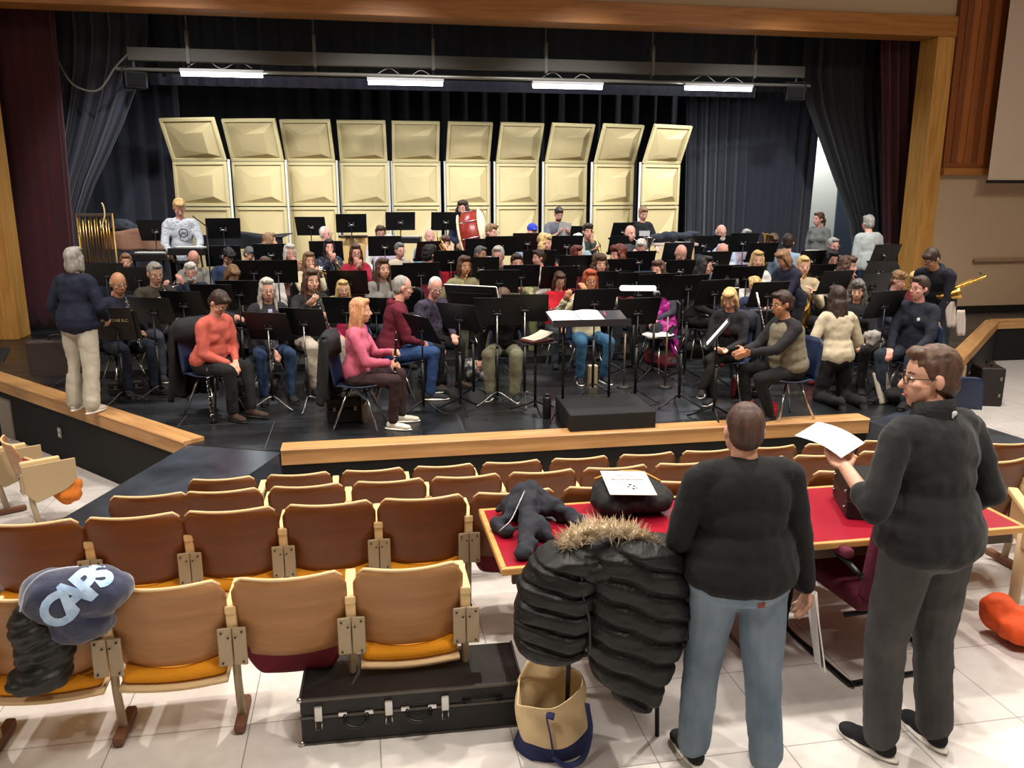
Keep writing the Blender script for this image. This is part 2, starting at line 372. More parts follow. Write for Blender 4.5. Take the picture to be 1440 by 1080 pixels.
redm = mat('380913', .85, sheen=.22, var=.15, vscale=3); blk = mat('191a1f', .9, sheen=.25, bump=.15, bscale=9); blk2 = mat('15151b', .92, sheen=.15, bump=.1); 
greyd = mat('2a2c38', .85, sheen=.4, bump=.12, bscale=9)
YR = PW+.75
l0, l1 = PY(-60, 250, YR).x, PY(80, 20, YR).x; b1 = PY(112, 440, YR).x
curtain('stage_curtain', ((l0-1.0, YR), (l1, YR)), ((l0-1.0, YR), (b1, YR+.05)), 6.2, STZ+.03, .10, 13, redm, 'deep maroon velvet stage curtain gathered at the left post', seed=1)
r0 = PY(1229, 55, YR).x; r0b = PY(1250, 380, YR).x; r1 = PY(1320, 55, YR).x
curtain('stage_curtain', ((r0, YR), (r1+1.0, YR)), ((r0b, YR), (r1+1.0, YR)), 6.2, STZ+.03, .10, 12, redm, 'deep maroon velvet stage curtain gathered at the right post', seed=2)
# upper black valance drapes
zz = PY(700, 120, 16.4).z
curtain('overhead_drape', ((-7.4, 16.4), (13.0, 16.4)), ((-7.4, 16.4), (13.0, 16.4)), 8.0, zz-.0, .09, 46, mat('1d1e21', .9, sheen=.3), 'charcoal pleated drape hanging across the top of the stage behind the lighting bar', seed=3, nu=460)
# shiny grey valance edge
zt = PY(700, 117, 16.3).z+.03; zb_ = PY(700, 128, 16.3).z
xa, xb = PY(210, 118, 16.3).x, PY(1062, 130, 16.3).x
curtain('valance', ((xa, 16.3), (xb, 16.3)), ((xa, 16.3), (xb, 16.3)), zt, zb_-.02, .03, 44, mat('4a4c62', .5, sheen=.5), 'thin silvery blue valance strip below the lighting bar', nu=440, seed=4)
# black backdrop (curved)
m = MB()
curtain('backdrop_drape', ((-5.6, 17.6), (9.9, 19.9)), ((-5.6, 17.6), (9.9, 19.9)), 8.0, STZ, .10, 34, blk2, 'black backdrop drape hanging behind the cream shell panels', seed=5, nu=340, curve=1.2)
# left dark legs
q0 = PY(96, 100, 15.6).x; q1 = PY(250, 100, 15.6).x
curtain('side_drape', ((q0-1.0, 15.5), (PY(214, 100, 15.6).x, 15.6)), ((q0-1.0, 15.5), (q0+.05, 15.5)), 8.0, 1.2, .10, 9, greyd, 'charcoal side drape swept back beside the left maroon curtain', seed=6, tie=lambda u, v: min(1, max(0, v-.44)/.40)**1.3)
q2 = PY(215, 200, 18.0).x
curtain('side_drape', ((-7.2, 16.6), (PY(262, 200, 17.8).x, 17.7)), ((-7.2, 16.6), (PY(262, 300, 17.8).x, 17.7)), 8.0, STZ, .13, 12, greyd, 'dark hanging drape behind the keyboard on the left side of the stage', seed=7)
# right: grey lit leg in front of the backdrop, swept pair around the door gap
g0, g1 = PY(962, 140, 17.3).x, PY(1158, 200, 16.7).x
curtain('side_drape', ((g0, 17.5), (g1, 16.8)), ((PY(968, 330, 17.4).x, 17.5), (PY(1132, 345, 16.8).x, 16.8)), 8.0, STZ, .13, 13, greyd, 'blue-grey pleated drape right of the cream shell panels', seed=8)
d0, d1 = PY(1132, 60, 15.5).x, PY(1236, 60, 15.5).x
curtain('side_drape', ((d0, 15.5), (d1+.6, 15.4)), ((PY(1203, 330, 15.5).x, 15.5), (d1+.6, 15.4)), 8.0, STZ, .11, 10, blk, 'black drape swept aside at the lit doorway on the right', seed=9, tie=lambda u, v: min(1, max(0, (v-.46)/.36)))
# doorway back right: pale block wall and blue door leaf
struct(MB().bb((PY(1120, 250, 19).x-1.2, 19.0, 0), (13.2, 19.1, 8)).obj('wall_corridor', mat('d3d6cc', .85, bump=.05)))
dl = empty('door_1', (PY(1176, 300, 18.2).x, 18.2, STZ)); dl['kind'] = 'structure'
MB().bb((0, 0, 0), (1.1, .05, PY(1176, 246, 18.2).z-STZ)).obj('door_leaf', mat('4c5a70', .6), dl, bevel=.005)
MB().ell((.12, -.04, 1.0), .035).obj('door_handle', STEEL, dl, True)
lamp('corridor_light', 'POINT', (PY(1150, 200, 18).x, 18.0, 4.6), 420, (1, 1, 1), .3)
lamp('wing_light', 'POINT', (11.2, 17.2, 5.2), 60, (1, 1, 1), .3)

# ---------------------------------------------------------------- lighting bar with four strip lights
YB = 14.95
A, B = PY(180, 77, YB), PY(1130, 101, YB); zc = (A.z+B.z)/2
bar = empty('lighting_bar', (A.x, YB, zc), 0, 'long grey raceway bar hung on thin rods across the stage opening', 'lighting bar')
L = B.x-A.x
MB().bb((0, -.06, -.10), (L, .06, .10)).obj('raceway', mat('4c4a42', .6, .2), bar, bevel=.006)
MB().cyl((-.2, .0, -.23), (L+.15, .0, -.23), .028).obj('pipe', mat('a5a39a', .4, .6), bar, True)
for px in (266, 443, 609, 767, 917, 1060):
    x = PY(px, 90, YB).x-A.x
    MB().cyl((x, 0, -.3), (x, 0, 3.4), .012).obj('hanger_rod', mat('5c5c5a', .5, .5), bar, True)
    MB().box((x, 0, .12), (.05, .14, .5)).obj('clamp', mat('5a5850', .5, .4), bar)
wire([PY(px, py, YB) for px, py in ((60, 40), (92, 105), (112, 124), (140, 126), (162, 95), (180, 76))], .018, 'power_cable', mat('6a6862', .6), 'thick grey cable looping from left curtain to the lighting bar')
tubem = mat('ffffff', .4, emis=14, key='tube'); _M['tube'].node_tree.nodes['Principled BSDF'].inputs['Emission Color'].default_value = (.86, .93, 1, 1)
LAB = ['leftmost', 'second from left', 'third from left', 'rightmost']
for i, (xa, xb, py) in enumerate(((253, 371, 104), (516, 624, 116), (748, 848, 121), (962, 1058, 124))):
    a, b = PY(xa, py, YB), PY(xb, py, YB); wd = b.x-a.x; zt = (a.z+b.z)/2
    t = empty('strip_light', ((a.x+b.x)/2, YB, zt), 0, 'glowing fluorescent strip light under the bar, %s of the four' % LAB[i], 'strip light', 'strip lights under the lighting bar')
    MB().bb((-wd/2, -.05, .02), (wd/2, .05, .07)).obj('housing', mat('d8d8d8', .5), t, bevel=.008)
    MB().cyl((-wd/2+.02, 0, -.012), (wd/2-.02, 0, -.012), .034).obj('tube', tubem, t, True)
    for k in (-.35, 0, .35): MB().cyl((k*wd, 0, .06), (k*wd, 0, zc-.23-zt), .007).obj('hanger', STEEL, t)
    wire([(-.4*wd, 0, .1), (-.2*wd, .02, .22), (0, 0, .08), (.2*wd, .02, .2), (.36*wd, 0, .1)], .006, 'cord', mat('b8b8b8', .6), parent=t)
    o = lamp('strip_glow', 'AREA', ((a.x+b.x)/2, YB, zt-.06), 75, (.9, .95, 1), wd, (0, 0, 0), .1); o.parent = None
for i, (px, py, lb) in enumerate(((190, 113, 'left end'), (1118, 132, 'right end'))):
    q = PY(px, py, YB)
    t = empty('stage_flood', q, .4 if i == 0 else -.4, 'black stage flood lamp clamped under the %s of the lighting bar' % lb, 'stage light')
    MB().box((0, 0, 0), (.34, .22, .26)).obj('housing', mat('070708', .6), t, bevel=.02)
    MB().box((0, -.12, 0), (.28, .02, .20)).obj('lens', mat('15161a', .15), t, bevel=.01)
    MB().tube([(-.19, 0, 0), (-.19, 0, .2), (.19, 0, .2), (.19, 0, 0)], .012).obj('yoke', mat('222222', .5), t)
    MB().cyl((0, 0, .2), (0, 0, .30), .02).obj('clamp', mat('444444', .5), t)

# ---------------------------------------------------------------- acoustic shell: ten towers of cream panels
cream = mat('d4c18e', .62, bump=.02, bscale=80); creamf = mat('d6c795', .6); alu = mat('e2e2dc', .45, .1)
xs_t = [(239, 312), (321, 391), (399, 474), (477, 548), (552, 620), (626, 692), (697, 762), (766, 831), (836, 899), (905, 963)]
SH_C, nT = None, 10
pts = []
Ys = [17.0, 17.35, 17.6, 17.75, 17.8, 17.75, 17.6, 17.35, 17.0, 16.5]
Ys = [16.5, 16.85, 17.1, 17.25, 17.3, 17.25, 17.1, 16.9, 16.6, 16.2]
ordn = ['leftmost', 'second', 'third', 'fourth', 'fifth', 'sixth', 'seventh', 'eighth', 'ninth', 'rightmost']
bl = [(246, 329), (329, 407), (405, 477), (480, 549), (552, 620), (626, 690), (695, 758), (762, 826), (829, 892), (895, 957)]
def facet(w, h, d=.09):
    """raised asymmetric pyramid panel, front toward -Y"""
    m = MB(); f = .07; o = [(-w/2, 0), (w/2, 0), (w/2, h), (-w/2, h)]; i_ = [(-w/2+f, f), (w/2-f, f), (w/2-f, h-f), (-w/2+f, h-f)]
    pk = [(-w*.18, h*.28), (w*.26, h*.22), (w*.26, h*.70), (-w*.12, h*.66)]
    vs = [V((x, -.03, z)) for x, z in i_]+[V((x, -.03-d*k, z)) for (x, z), k in zip(pk, (.5, 1.0, .9, .4))]
    m.add(vs, [(4, 5, 6, 7), (0, 1, 5, 4), (1, 2, 6, 5), (2, 3, 7, 6), (3, 0, 4, 7)]); return m
def frame_mb(w, h, f=.055, t=.06):
    m = MB(); m.bb((-w/2, -t, 0), (w/2, 0, f)); m.bb((-w/2, -t, h-f), (w/2, 0, h)); m.bb((-w/2, -t, f), (-w/2+f, 0, h-f)); m.bb((w/2-f, -t, f), (w/2, 0, h-f))
    m.bb((-w/2+.01, -.02, .01), (w/2-.01, 0, h-.01)); return m
for i in range(nT):
    Y = Ys[i]; a, b = PY(bl[i][0], 300, Y), PY(bl[i][1], 300, Y); w_ = (b.x-a.x)*.95; cx = (a.x+b.x)/2
    ang = math.radians([-26, -19, -12, -6, 0, 5, 10, 15, 20, 25][i])*.8
    t = empty('shell_panel', (cx, Y, STZ+RISZ*0), ang, 'cream faceted acoustic shell tower, %s of the ten from the left' % ordn[i], 'acoustic shell', 'acoustic shell towers across the back')
    if i == 0: t['label'] = 'cream faceted acoustic shell tower, leftmost of the ten'
    if i == 9: t['label'] = 'cream faceted acoustic shell tower, rightmost of the ten'
    w_ = w_/C(ang)
    zs = [STZ, PY(600, 290, Y).z, PY(600, 228, Y).z]; zt = PY(600, 172, Y).z
    for z0, z1, nm in ((0.12, zs[1]-STZ-.01, 'lower_panel'), (zs[1]-STZ+.01, zs[2]-STZ-.02, 'middle_panel')):
        o = frame_mb(w_, z1-z0).obj(nm, creamf, t, bevel=.006); o.location = (0, 0, z0)
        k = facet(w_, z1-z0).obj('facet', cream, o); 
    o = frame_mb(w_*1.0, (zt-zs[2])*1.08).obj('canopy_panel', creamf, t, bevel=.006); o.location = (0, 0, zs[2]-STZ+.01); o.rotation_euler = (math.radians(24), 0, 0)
    facet(w_, (zt-zs[2])*1.08).obj('facet', mat('c3b183', .62), o)  # darker cream puts the shade of the downward tilt into the colour
    for sx in (-1, 1): MB().cyl((sx*(w_/2+.012), .03, 0), (sx*(w_/2+.012), .03, zs[2]-STZ+.02), .024).obj('upright', alu, t)
    MB().box((0, .16, .06), (w_*.8, .3, .08)).obj('base_frame', mat('333333', .6), t, bevel=.01)
# ================================================================ auditorium seats
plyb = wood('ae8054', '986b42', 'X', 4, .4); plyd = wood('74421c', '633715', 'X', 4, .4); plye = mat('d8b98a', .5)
putty = mat('a8977c', .55, .2); armw = mat('d9bb88', .5, var=.08, vscale=20, stretch=(1, .1, 1)); yel = mat('d98f12', .85, bump=.2, bscale=90); mar = mat('6d1428', .75, bump=.2, bscale=90, var=.12)
redc = mat('b0122a', .85, bump=.2, bscale=90); footm = mat('6f4a35', .7)
def back_fn(u, v):
    """u across, v up; curved plywood back seen from behind at -Y"""
    x = (u-.5)*2; z = v
    hw = .225+.030*(1-(1-z)**2.2) - .022*max(0, (z-.88)/.12)**2
    top = .42 - .03*max(0, (abs(x)-.84)/.16)**2
    return V((x*hw, .065*x*x - .03 - .10*z, z*top))
def make_seat(kind, pm):
    t = empty('auditorium_seat', (0, 0, 0)); 
    b = MB().slab(back_fn, 16, 12, .016).obj('backrest', pm, t, True); b.location = (0, .03, .375)
    e = MB().tube([back_fn(i/16, 1)+V((0, 0, .004)) for i in range(17)], .0095, 6).obj('edge_banding', plye, b, True)
    bx = MB()
    if kind == 'yellow':
        MB().slab(lambda u, v: V(((u-.5)*.46, v*.42-.03, .345+.03*v-.02*S(PI*u))), 10, 8, .07).obj('cushion', yel, t, True, bevel=0, sub=1)
        MB().slab(lambda u, v: V(((u-.5)*.47, v*.42-.04, .295+.03*v-.02*S(PI*u))), 10, 6, .022).obj('seat_pan', plye, t, True)
    else:
        def fn(u, v):
            x = (u-.5)*2; w_ = .235*(1-.28*max(0, (v-.45)/.55)**2)
            return V((x*w_, .085+.05*v-.05*x*x,   .56-.35*v+.03*x*x*v))
        MB().slab(fn, 12, 10, .07).obj('cushion', mar, t, True, sub=1)
        MB().slab(lambda u, v: fn(u, v*.93)+V((0, .05, 0)), 12, 8, .015).obj('seat_pan', plye, t, True)
    for sx in (1,):
        X = sx*.268
        MB().tube([(X, .02, .50), (X, .03, .25), (X, .07, .02)], [.024, .024, .026], 8, flat=.8).obj('leg', putty, t, True)
        MB().box((X, .09, .03), (.05, .26, .05)).obj('foot', footm, t, bevel=.012)
        br = MB()
        for k in (-1, 1): br.box((X+k*.033, -.038+.004, .46), (.062, .012, .19), Matrix.Rotation(-.12*k, 3, 'Z'))
        o = br.obj('bracket', putty, t, bevel=.02, seg=3)
        sw = MB()
        for k in (-1, 1):
            for zz_, xx in ((.535, .045), (.385, .045), (.51, .016)): sw.ell((X+k*xx, -.047, zz_), (.006, .004, .006), None, 6, 4)
        sw.obj('screw', mat('4a4038', .4, .6), o, True)
        MB().bb((X-.024, -.02, .50), (X+.024, .03, .63)).bb((X-.026, -.03, .615), (X+.026, .28, .655)).obj('armrest', armw, t, bevel=.008)
    return t
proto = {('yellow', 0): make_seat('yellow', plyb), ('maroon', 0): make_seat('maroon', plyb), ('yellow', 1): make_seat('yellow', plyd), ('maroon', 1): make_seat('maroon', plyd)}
used = set()
ORD = ['leftmost', 'second', 'third', 'fourth', 'fifth', 'sixth', 'seventh', 'eighth', 'ninth', 'tenth', 'eleventh', 'twelfth', 'thirteenth']
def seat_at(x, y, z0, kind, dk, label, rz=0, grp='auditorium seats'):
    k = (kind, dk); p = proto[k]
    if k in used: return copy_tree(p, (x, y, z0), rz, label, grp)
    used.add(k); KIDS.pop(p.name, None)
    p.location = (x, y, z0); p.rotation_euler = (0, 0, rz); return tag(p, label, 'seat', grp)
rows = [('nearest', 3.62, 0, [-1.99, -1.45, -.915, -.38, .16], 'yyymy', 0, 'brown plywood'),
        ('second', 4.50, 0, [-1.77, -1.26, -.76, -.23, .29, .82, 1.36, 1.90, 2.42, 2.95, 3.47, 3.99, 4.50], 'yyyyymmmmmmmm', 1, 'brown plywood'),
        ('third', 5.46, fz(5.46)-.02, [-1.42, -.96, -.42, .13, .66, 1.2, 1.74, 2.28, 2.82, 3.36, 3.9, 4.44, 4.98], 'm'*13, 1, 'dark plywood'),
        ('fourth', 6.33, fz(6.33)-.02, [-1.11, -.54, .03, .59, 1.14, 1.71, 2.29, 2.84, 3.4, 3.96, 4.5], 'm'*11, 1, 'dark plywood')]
for rn, y, z0, xs_, kd, dk, desc in rows:
    for i, (x, k) in enumerate(zip(xs_, kd)):
        kn = 'yellow' if k == 'y' else 'maroon'
        pos = ORD[i]+('' if i == 0 else ' from the left')
        if rn == 'nearest': lb = {0: 'plywood-backed seat at the left edge, nearest row', 1: 'plywood-backed seat under the blue hoodie, nearest row', 2: 'plywood-backed seat right of the blue hoodie, yellow cushion', 3: 'plywood-backed seat with folded maroon cushion below, behind the long black case', 4: 'plywood-backed seat with yellow cushion, right end of the nearest row'}[i]
        else: lb = '%s auditorium seat back, %s in the %s row from the camera' % (desc, pos, rn)
        s_ = seat_at(x, y, z0, kn, dk, lb)
# side-facing seats in the left pit and at the right edge
for i, (px, py, lb) in enumerate(((24, 652, 'side-facing seat with cream end panel at the left edge below the stage'), (71, 672, 'side-facing seat with cream end panel beside the ramp, orange cushion showing'))):
    q = PZ(px, py, PITZ+.47)-V((.305, -.1475, 0))
    o_ = seat_at(q.x, q.y, PITZ, 'maroon', 0, lb, math.radians(-60), 'side seats left of the ramp')
    pn_ = MB().add([(.285+.02*k_, y_, z_) for k_ in (0, 1) for y_, z_ in ((-.03, .38), (.06, .27), (.30, .34), (.40, .42), (.40, .62), (-.03, .62))], [(5, 4, 3, 2, 1, 0), (6, 7, 8, 9, 10, 11)]+[(k_, (k_+1) % 6, 6+(k_+1) % 6, 6+k_) for k_ in range(6)]).obj('end_panel', mat('ab9572', .55), o_, bevel=.006)
tag(blob('orange_cloth', MB().ell((-2.75, 7.75, -.12), (.17, .15, .09)).ell((-2.68, 7.68, -.18), (.1, .1, .1)), .02, mat('b8641a', .85, bump=.4, bscale=20), nz=.03, nsc=9), 'orange cloth bundled on the side-facing seat by the ramp', 'cloth')
# right block of seats at the frame edge, angled
for i, (px, py, zt_, lb) in enumerate(((1432, 636, .36, 'plywood seat at the right edge behind the man in dark fleece, farther one'), (1438, 660, .55, 'plywood seat at the right edge behind the man in dark fleece, nearer one'))):
    q = PZ(px, py, zt_); seat_at(q.x+.1, q.y, zt_-.78, 'maroon', 0, lb, math.radians(-35))
q = PZ(1424, 855, 0)
ep = empty('seat_stanchion', (q.x, q.y, 0), -.5, 'pale round post and end panel of the seats at the right edge', 'seat post')
MB().cyl((0, 0, 0), (0, 0, .52), .032, None, 14).obj('post', mat('b39a78', .6), ep, True)
MB().prism([(-.015, -.05), (.015, -.05), (.015, .3), (-.015, .3)], .40, .62).obj('end_panel', mat('bd9f78', .55), ep, bevel=.02)
MB().bb((-.03, -.08, .62), (.03, .36, .66)).obj('armrest', armw, ep, bevel=.01)
tag(blob('orange_cloth', MB().ell((q.x-.10, q.y+.35, .40), (.2, .22, .08)).ell((q.x-.18, q.y+.25, .33), (.12, .12, .12)), .02, mat('c07820', .85, bump=.4, bscale=20), nz=.03, nsc=9), 'orange-tan cloth hanging on the seat at the right edge', 'cloth')
# orange bag
q = PZ(1436, 905, 0)
ob = empty('orange_bag', (q.x+.02, q.y, 0), 0, 'bright orange bag with yellow and black straps on the floor at the right edge', 'bag')
blob('bag', MB().ell((.02, 0, .11), (.20, .15, .11)).ell((-.08, .1, .14), (.11, .12, .11)).ell((.08, -.08, .09), (.13, .12, .09)), .015, mat('e0521a', .7, bump=.3, bscale=15), ob, nz=.02, nsc=8)
MB().tube([(-.05, -.06, .22), (.0, -.1, .24), (.08, -.11, .22), (.14, -.13, .16)], .018, 6, flat=.4).obj('yellow_strap', mat('e0c020', .6), ob, True)
MB().box((.03, -.1, .25), (.07, .03, .03)).box((.1, -.12, .22), (.05, .03, .03)).obj('buckle', BLACK, ob, bevel=.005)

# ================================================================ table, armchair, things on them
TZ = .735
tb = empty('folding_table', (.60, 3.58, 0), 0, 'long folding table with red top and oak edge behind the two standing men', 'table')
W_ = 2.87; D_ = .79
MB().bb((.03, .03, TZ-.028), (W_-.03, D_-.03, TZ)).obj('tabletop', mat('96142a', .32, var=.06, vscale=3, spec=.5), tb)
e = MB(); e.bb((0, 0, TZ-.035), (W_, .03, TZ+.003)); e.bb((0, D_-.03, TZ-.035), (W_, D_, TZ+.003)); e.bb((0, .03, TZ-.035), (.03, D_-.03, TZ+.003)); e.bb((W_-.03, .03, TZ-.035), (W_, D_-.03, TZ+.003))
e.obj('oak_edge', wood('d2a060', 'c08c4c', 'X'), tb, bevel=.008)
for x in (.32, 1.42, 2.55):
    MB().tube([(x, .1, TZ-.04), (x-.02, .08, .03), (x-.02, .08, .012), (x-.02, D_-.08, .012), (x-.02, D_-.08, .03), (x, D_-.1, TZ-.04)], .012, 8).obj('leg', mat('3c3c3c', .35, .8) if x > 2 else STEEL, tb, True)
    MB().cyl((x, .3, TZ-.04), (x+.22, .3, TZ-.04), .008).cyl((x-.01, .12, .35), (x-.01, D_-.12, .35), .009).obj('brace', STEEL, tb, True)
MB().bb((.06, .04, TZ-.1), (W_-.06, .07, TZ-.035)).bb((.06, D_-.07, TZ-.1), (W_-.06, D_-.04, TZ-.035)).obj('apron', mat('4a3a2a', .6), tb)
# navy jacket on the table
def P3(px, py, z): return PZ(px, py, z)
cj = mat('23262f', .9, bump=.35, bscale=25)
m = MB()
J = [(740, 700, .80, .07), (720, 715, .79, .06), (765, 712, .80, .07), (750, 740, .79, .07), (745, 765, .775, .045), (735, 776, .77, .035), (790, 722, .78, .05), (815, 735, .775, .04), (700, 738, .77, .035), (712, 745, .77, .04), (735, 695, .86, .06)]
for i, (px, py, z, r) in enumerate(J): q = P3(px, py, z); m.ell(q, (r*1.15, r*1.3, min(r, z-.735+.02)))
m.cap(P3(748, 690, .87), P3(740, 774, .775), .06, .04); m.cap(P3(760, 700, .84), P3(812, 733, .775), .055, .035); m.cap(P3(742, 690, .87), P3(700, 742, .765), .05, .025); m.cap(P3(725, 705, .82), P3(700, 715, .77), .06, .03); m.cap(P3(760, 745, .78), P3(775, 758, .765), .06, .03)
jk = tag(blob('jacket', m, .012, cj, nz=.022, nsc=11, smooth=3), 'crumpled navy zip jacket lying on the left end of the red table', 'jacket')
MB().tube(smoothpts([P3(738, 690, .935), P3(728, 712, .885), P3(718, 732, .83), P3(702, 747, .79)]), .0035, 5).obj('zipper', mat('b0b0b4', .35, .8), jk, True)
# backpack with the programme on it
bpk = empty('backpack', P3(885, 720, TZ), 0, 'black backpack with tan zip lying on the red table under a white programme', 'backpack')
o_ = bpk.location
m = MB().ell((0, .02, .09), (.22, .17, .09)).ell((-.12, 0, .08), (.1, .16, .08)).ell((.13, 0, .08), (.12, .15, .08)).ell((.0, .1, .11), (.2, .1, .08))
blob('body', m, .015, mat('17171a', .75, bump=.3, bscale=30), bpk, nz=.012, nsc=14)
MB().tube(smoothpts([(-.17, .13, .16), (-.05, .15, .185), (.1, .14, .185), (.21, .08, .14)]), .007, 6).obj('zip', mat('b98a3a', .5), bpk, True)
MB().tube(smoothpts([(.22, -.05, .08), (.3, -.12, .10), (.34, -.2, .02), (.30, -.3, -.08)]), .018, 6, flat=.3).obj('strap', BLACK, bpk, True)
pg = empty('programme', (o_.x-.02, o_.y-.03, TZ+.186), 0, 'white printed programme page lying on the black backpack', 'paper', rot=(math.radians(9), math.radians(3), math.radians(-4)))
MB().bb((-.135, -.14, 0), (.125, .13, .003)).obj('sheet', mat('cfceca', .8), pg)
text('title', 'Spirit of Community', .022, mat('6a3a3a', .8), pg, (0, .03, .004), (0, 0, 0), .0004); text('subtitle', 'Winter Concert', .014, mat('7a4a4a', .8), pg, (0, .075, .004), (0, 0, 0), .0004)
m = MB()
for x, y, r in ((0, -.03, .010), (.02, -.045, .008), (-.015, -.055, .007), (.01, -.075, .009), (.03, -.065, .006)): m.ell((x, y, .004), (r, r, .001), None, 8, 4)
m.obj('ornament', mat('333333', .8), pg)
# black case on the table by the right man
q = PZ(1212, 722, TZ)
cs = empty('instrument_case', (q.x+.03, q.y+.02, TZ), -.35, 'small black hard case on the red table beside the man in dark fleece', 'case')
MB().bb((-.13, -.14, 0), (.20, .24, .20)).obj('shell', mat('0b0b0c', .5), cs, bevel=.018)
MB().bb((-.133, -.143, .10), (.203, .243, .106)).obj('trim', mat('333336', .4, .5), cs)
m = MB()
for y in (-.1, .18): 
    for z in (.06, .15): m.ell((-.135, y, z), .010)
m.obj('stud', STEEL, cs, True)
# maroon armchair with black sled frame
_f, _r = PZ(1103, 885, 0), PZ(1197, 968, 0); _d = (_f-_r).normalized(); _az = math.atan2(_d.x, -_d.y); _c = (_f+_r)/2 - Matrix.Rotation(_az, 3, 'Z') @ V((.31, 0, 0))*1.0
ac = empty('armchair', (_c.x, _c.y, 0), _az, 'maroon upholstered armchair with black tubular sled base between the two men', 'armchair')
mv = mat('5c1a30', .9, bump=.2, bscale=60, var=.1)
MB().bb((-.27, -.27, .38), (.27, .25, .48)).obj('seat', mv, ac, True, bevel=.035, seg=4)
MB().box((0, .27, .68), (.52, .08, .44), Matrix.Rotation(-.15, 3, 'X')).obj('backrest', mv, ac, True, bevel=.03, seg=4)
for sx in (-1, 1):
    X = sx*.31
    MB().tube(smoothpts([(X, .30, .62), (X, .1, .66), (X, -.22, .66), (X, -.30, .62), (X, -.27, .30), (X, -.30, .06), (X, -.24, .018), (X, 0, .018), (X, .26, .018), (X*.98, .31, .03)], 4), .014, 8).obj('frame', mat('141416', .35, .5), ac, True)
    MB().bb((X-.03, -.22, .665), (X+.03, .20, .72)).obj('armrest', mv, ac, True, bevel=.02, seg=3)
for y_, z_ in ((.29, .018), (-.2, .36), (.2, .36)): MB().cyl((-.31, y_, z_), (.31, y_, z_), .013).obj('crossbar', mat('141416', .35, .5), ac, True)

# parka over a chair
pc = empty('chair', (PY(846, 850, 3.45).x, 3.46, 0), PI, 'black-legged stacking chair mostly hidden under the quilted parka', 'chair')
MB().bb((-.22, -.22, .42), (.22, .2, .46)).obj('seat', mat('16161a', .6), pc, bevel=.02)
MB().bb((-.21, .19, .52), (.21, .22, .78)).obj('backrest', mat('16161a', .6), pc, bevel=.015)
for x in (-.2, .2):
    for y in (-.2, .2): MB().cyl((x, y, .43 if y < 0 else .78), (x*1.1, y*1.15, .0), .011).obj('leg', mat('1c1c1e', .35, .7), pc, True)
YP = 3.06
def E(m, px, py, rx, rz, ry, Y=YP, rot=0):
    q = PY(px, py, Y); s = (q-V((0, 0, CH))).dot(V(_F))/FPX
    return m.ell(q, (rx*s, ry, rz*s), Matrix.Rotation(rot, 3, 'Y'), 16, 12)
pm_ = mat('0e0e0f', .5, bump=.25, bscale=34, spec=.35)
pk = empty('parka', (0, 0, 0), 0, 'large black quilted parka with fur-trimmed hood draped over a chair', 'parka')
def quilt(sl, per, amp, z0=0): return lambda c: amp*(abs(S((c.z+sl*c.x-z0)*PI/per))-.6)
def puff(nm, rows, Y, dep, sl, per, seam=.16, m_=None, par=None, n=96):
    """quilted tube of cloth: rows of (pixel y, left x, right x) give its outline, seams pinch it"""
    ys = [r[0] for r in rows]; rings = []
    for j in range(n+1):
        y = ys[0]+(ys[-1]-ys[0])*j/n; k = max(i for i in range(len(ys)-1) if ys[i] <= y+1e-6); t = (y-ys[k])/(ys[k+1]-ys[k]); t = t*t*(3-2*t)
        a = PY(rows[k][1]*(1-t)+rows[k+1][1]*t, y, Y); b = PY(rows[k][2]*(1-t)+rows[k+1][2]*t, y, Y); c = (a+b)/2; hw = (b.x-a.x)/2
        e = min(1, j/8+.25, (n-j)/8+.25)**.5; ring = []
        for i in range(56):
            th = 2*PI*i/56; x = hw*C(th)*e; yy = dep*e*(abs(S(th))**.8)*(1 if S(th) > 0 else -1)
            ph = (c.z+sl*(x+c.x)+.006*S(31*x))/per; d = abs(ph-round(ph))*2; f = 1-seam*math.exp(-(d/.22)**2)
            w_ = .012*noise.noise(V((x*9+c.x*9, yy*9, c.z*9)))+.006*noise.noise(V((x*26, yy*26, c.z*26)))
            q = V((c.x+x*(.6+.4*f), Y+yy*f, c.z)); q += V((C(th), S(th), 0))*w_; ring.append(q)
        rings.append(ring)
    return MB().loft(rings[::-1]).obj(nm, m_, par, True)
puff('left_front', [(764, 778, 836), (790, 745, 842), (820, 729, 838), (860, 722, 834), (900, 724, 826), (922, 736, 816)], YP-.01, .14, .25, .085, .2, pm_, pk)
puff('back', [(752, 834, 932), (780, 818, 958), (820, 812, 969), (860, 815, 968), (900, 822, 958), (935, 832, 945), (965, 858, 928), (988, 882, 915)], YP, .15, .42, .105, .2, pm_, pk)
puff('sleeve', [(768, 930, 962), (800, 938, 972), (850, 944, 973), (905, 938, 966)], YP+.02, .09, .2, .08, .2, pm_, pk, 60)
m = MB(); E(m, 850, 788, 72, 18, .13); E(m, 800, 785, 28, 20, .11); E(m, 870, 784, 58, 20, .12, YP+.04); E(m, 930, 780, 26, 26, .12)
blob('hood', m, .014, pm_, pk, smooth=3, nz=.03, nsc=10)
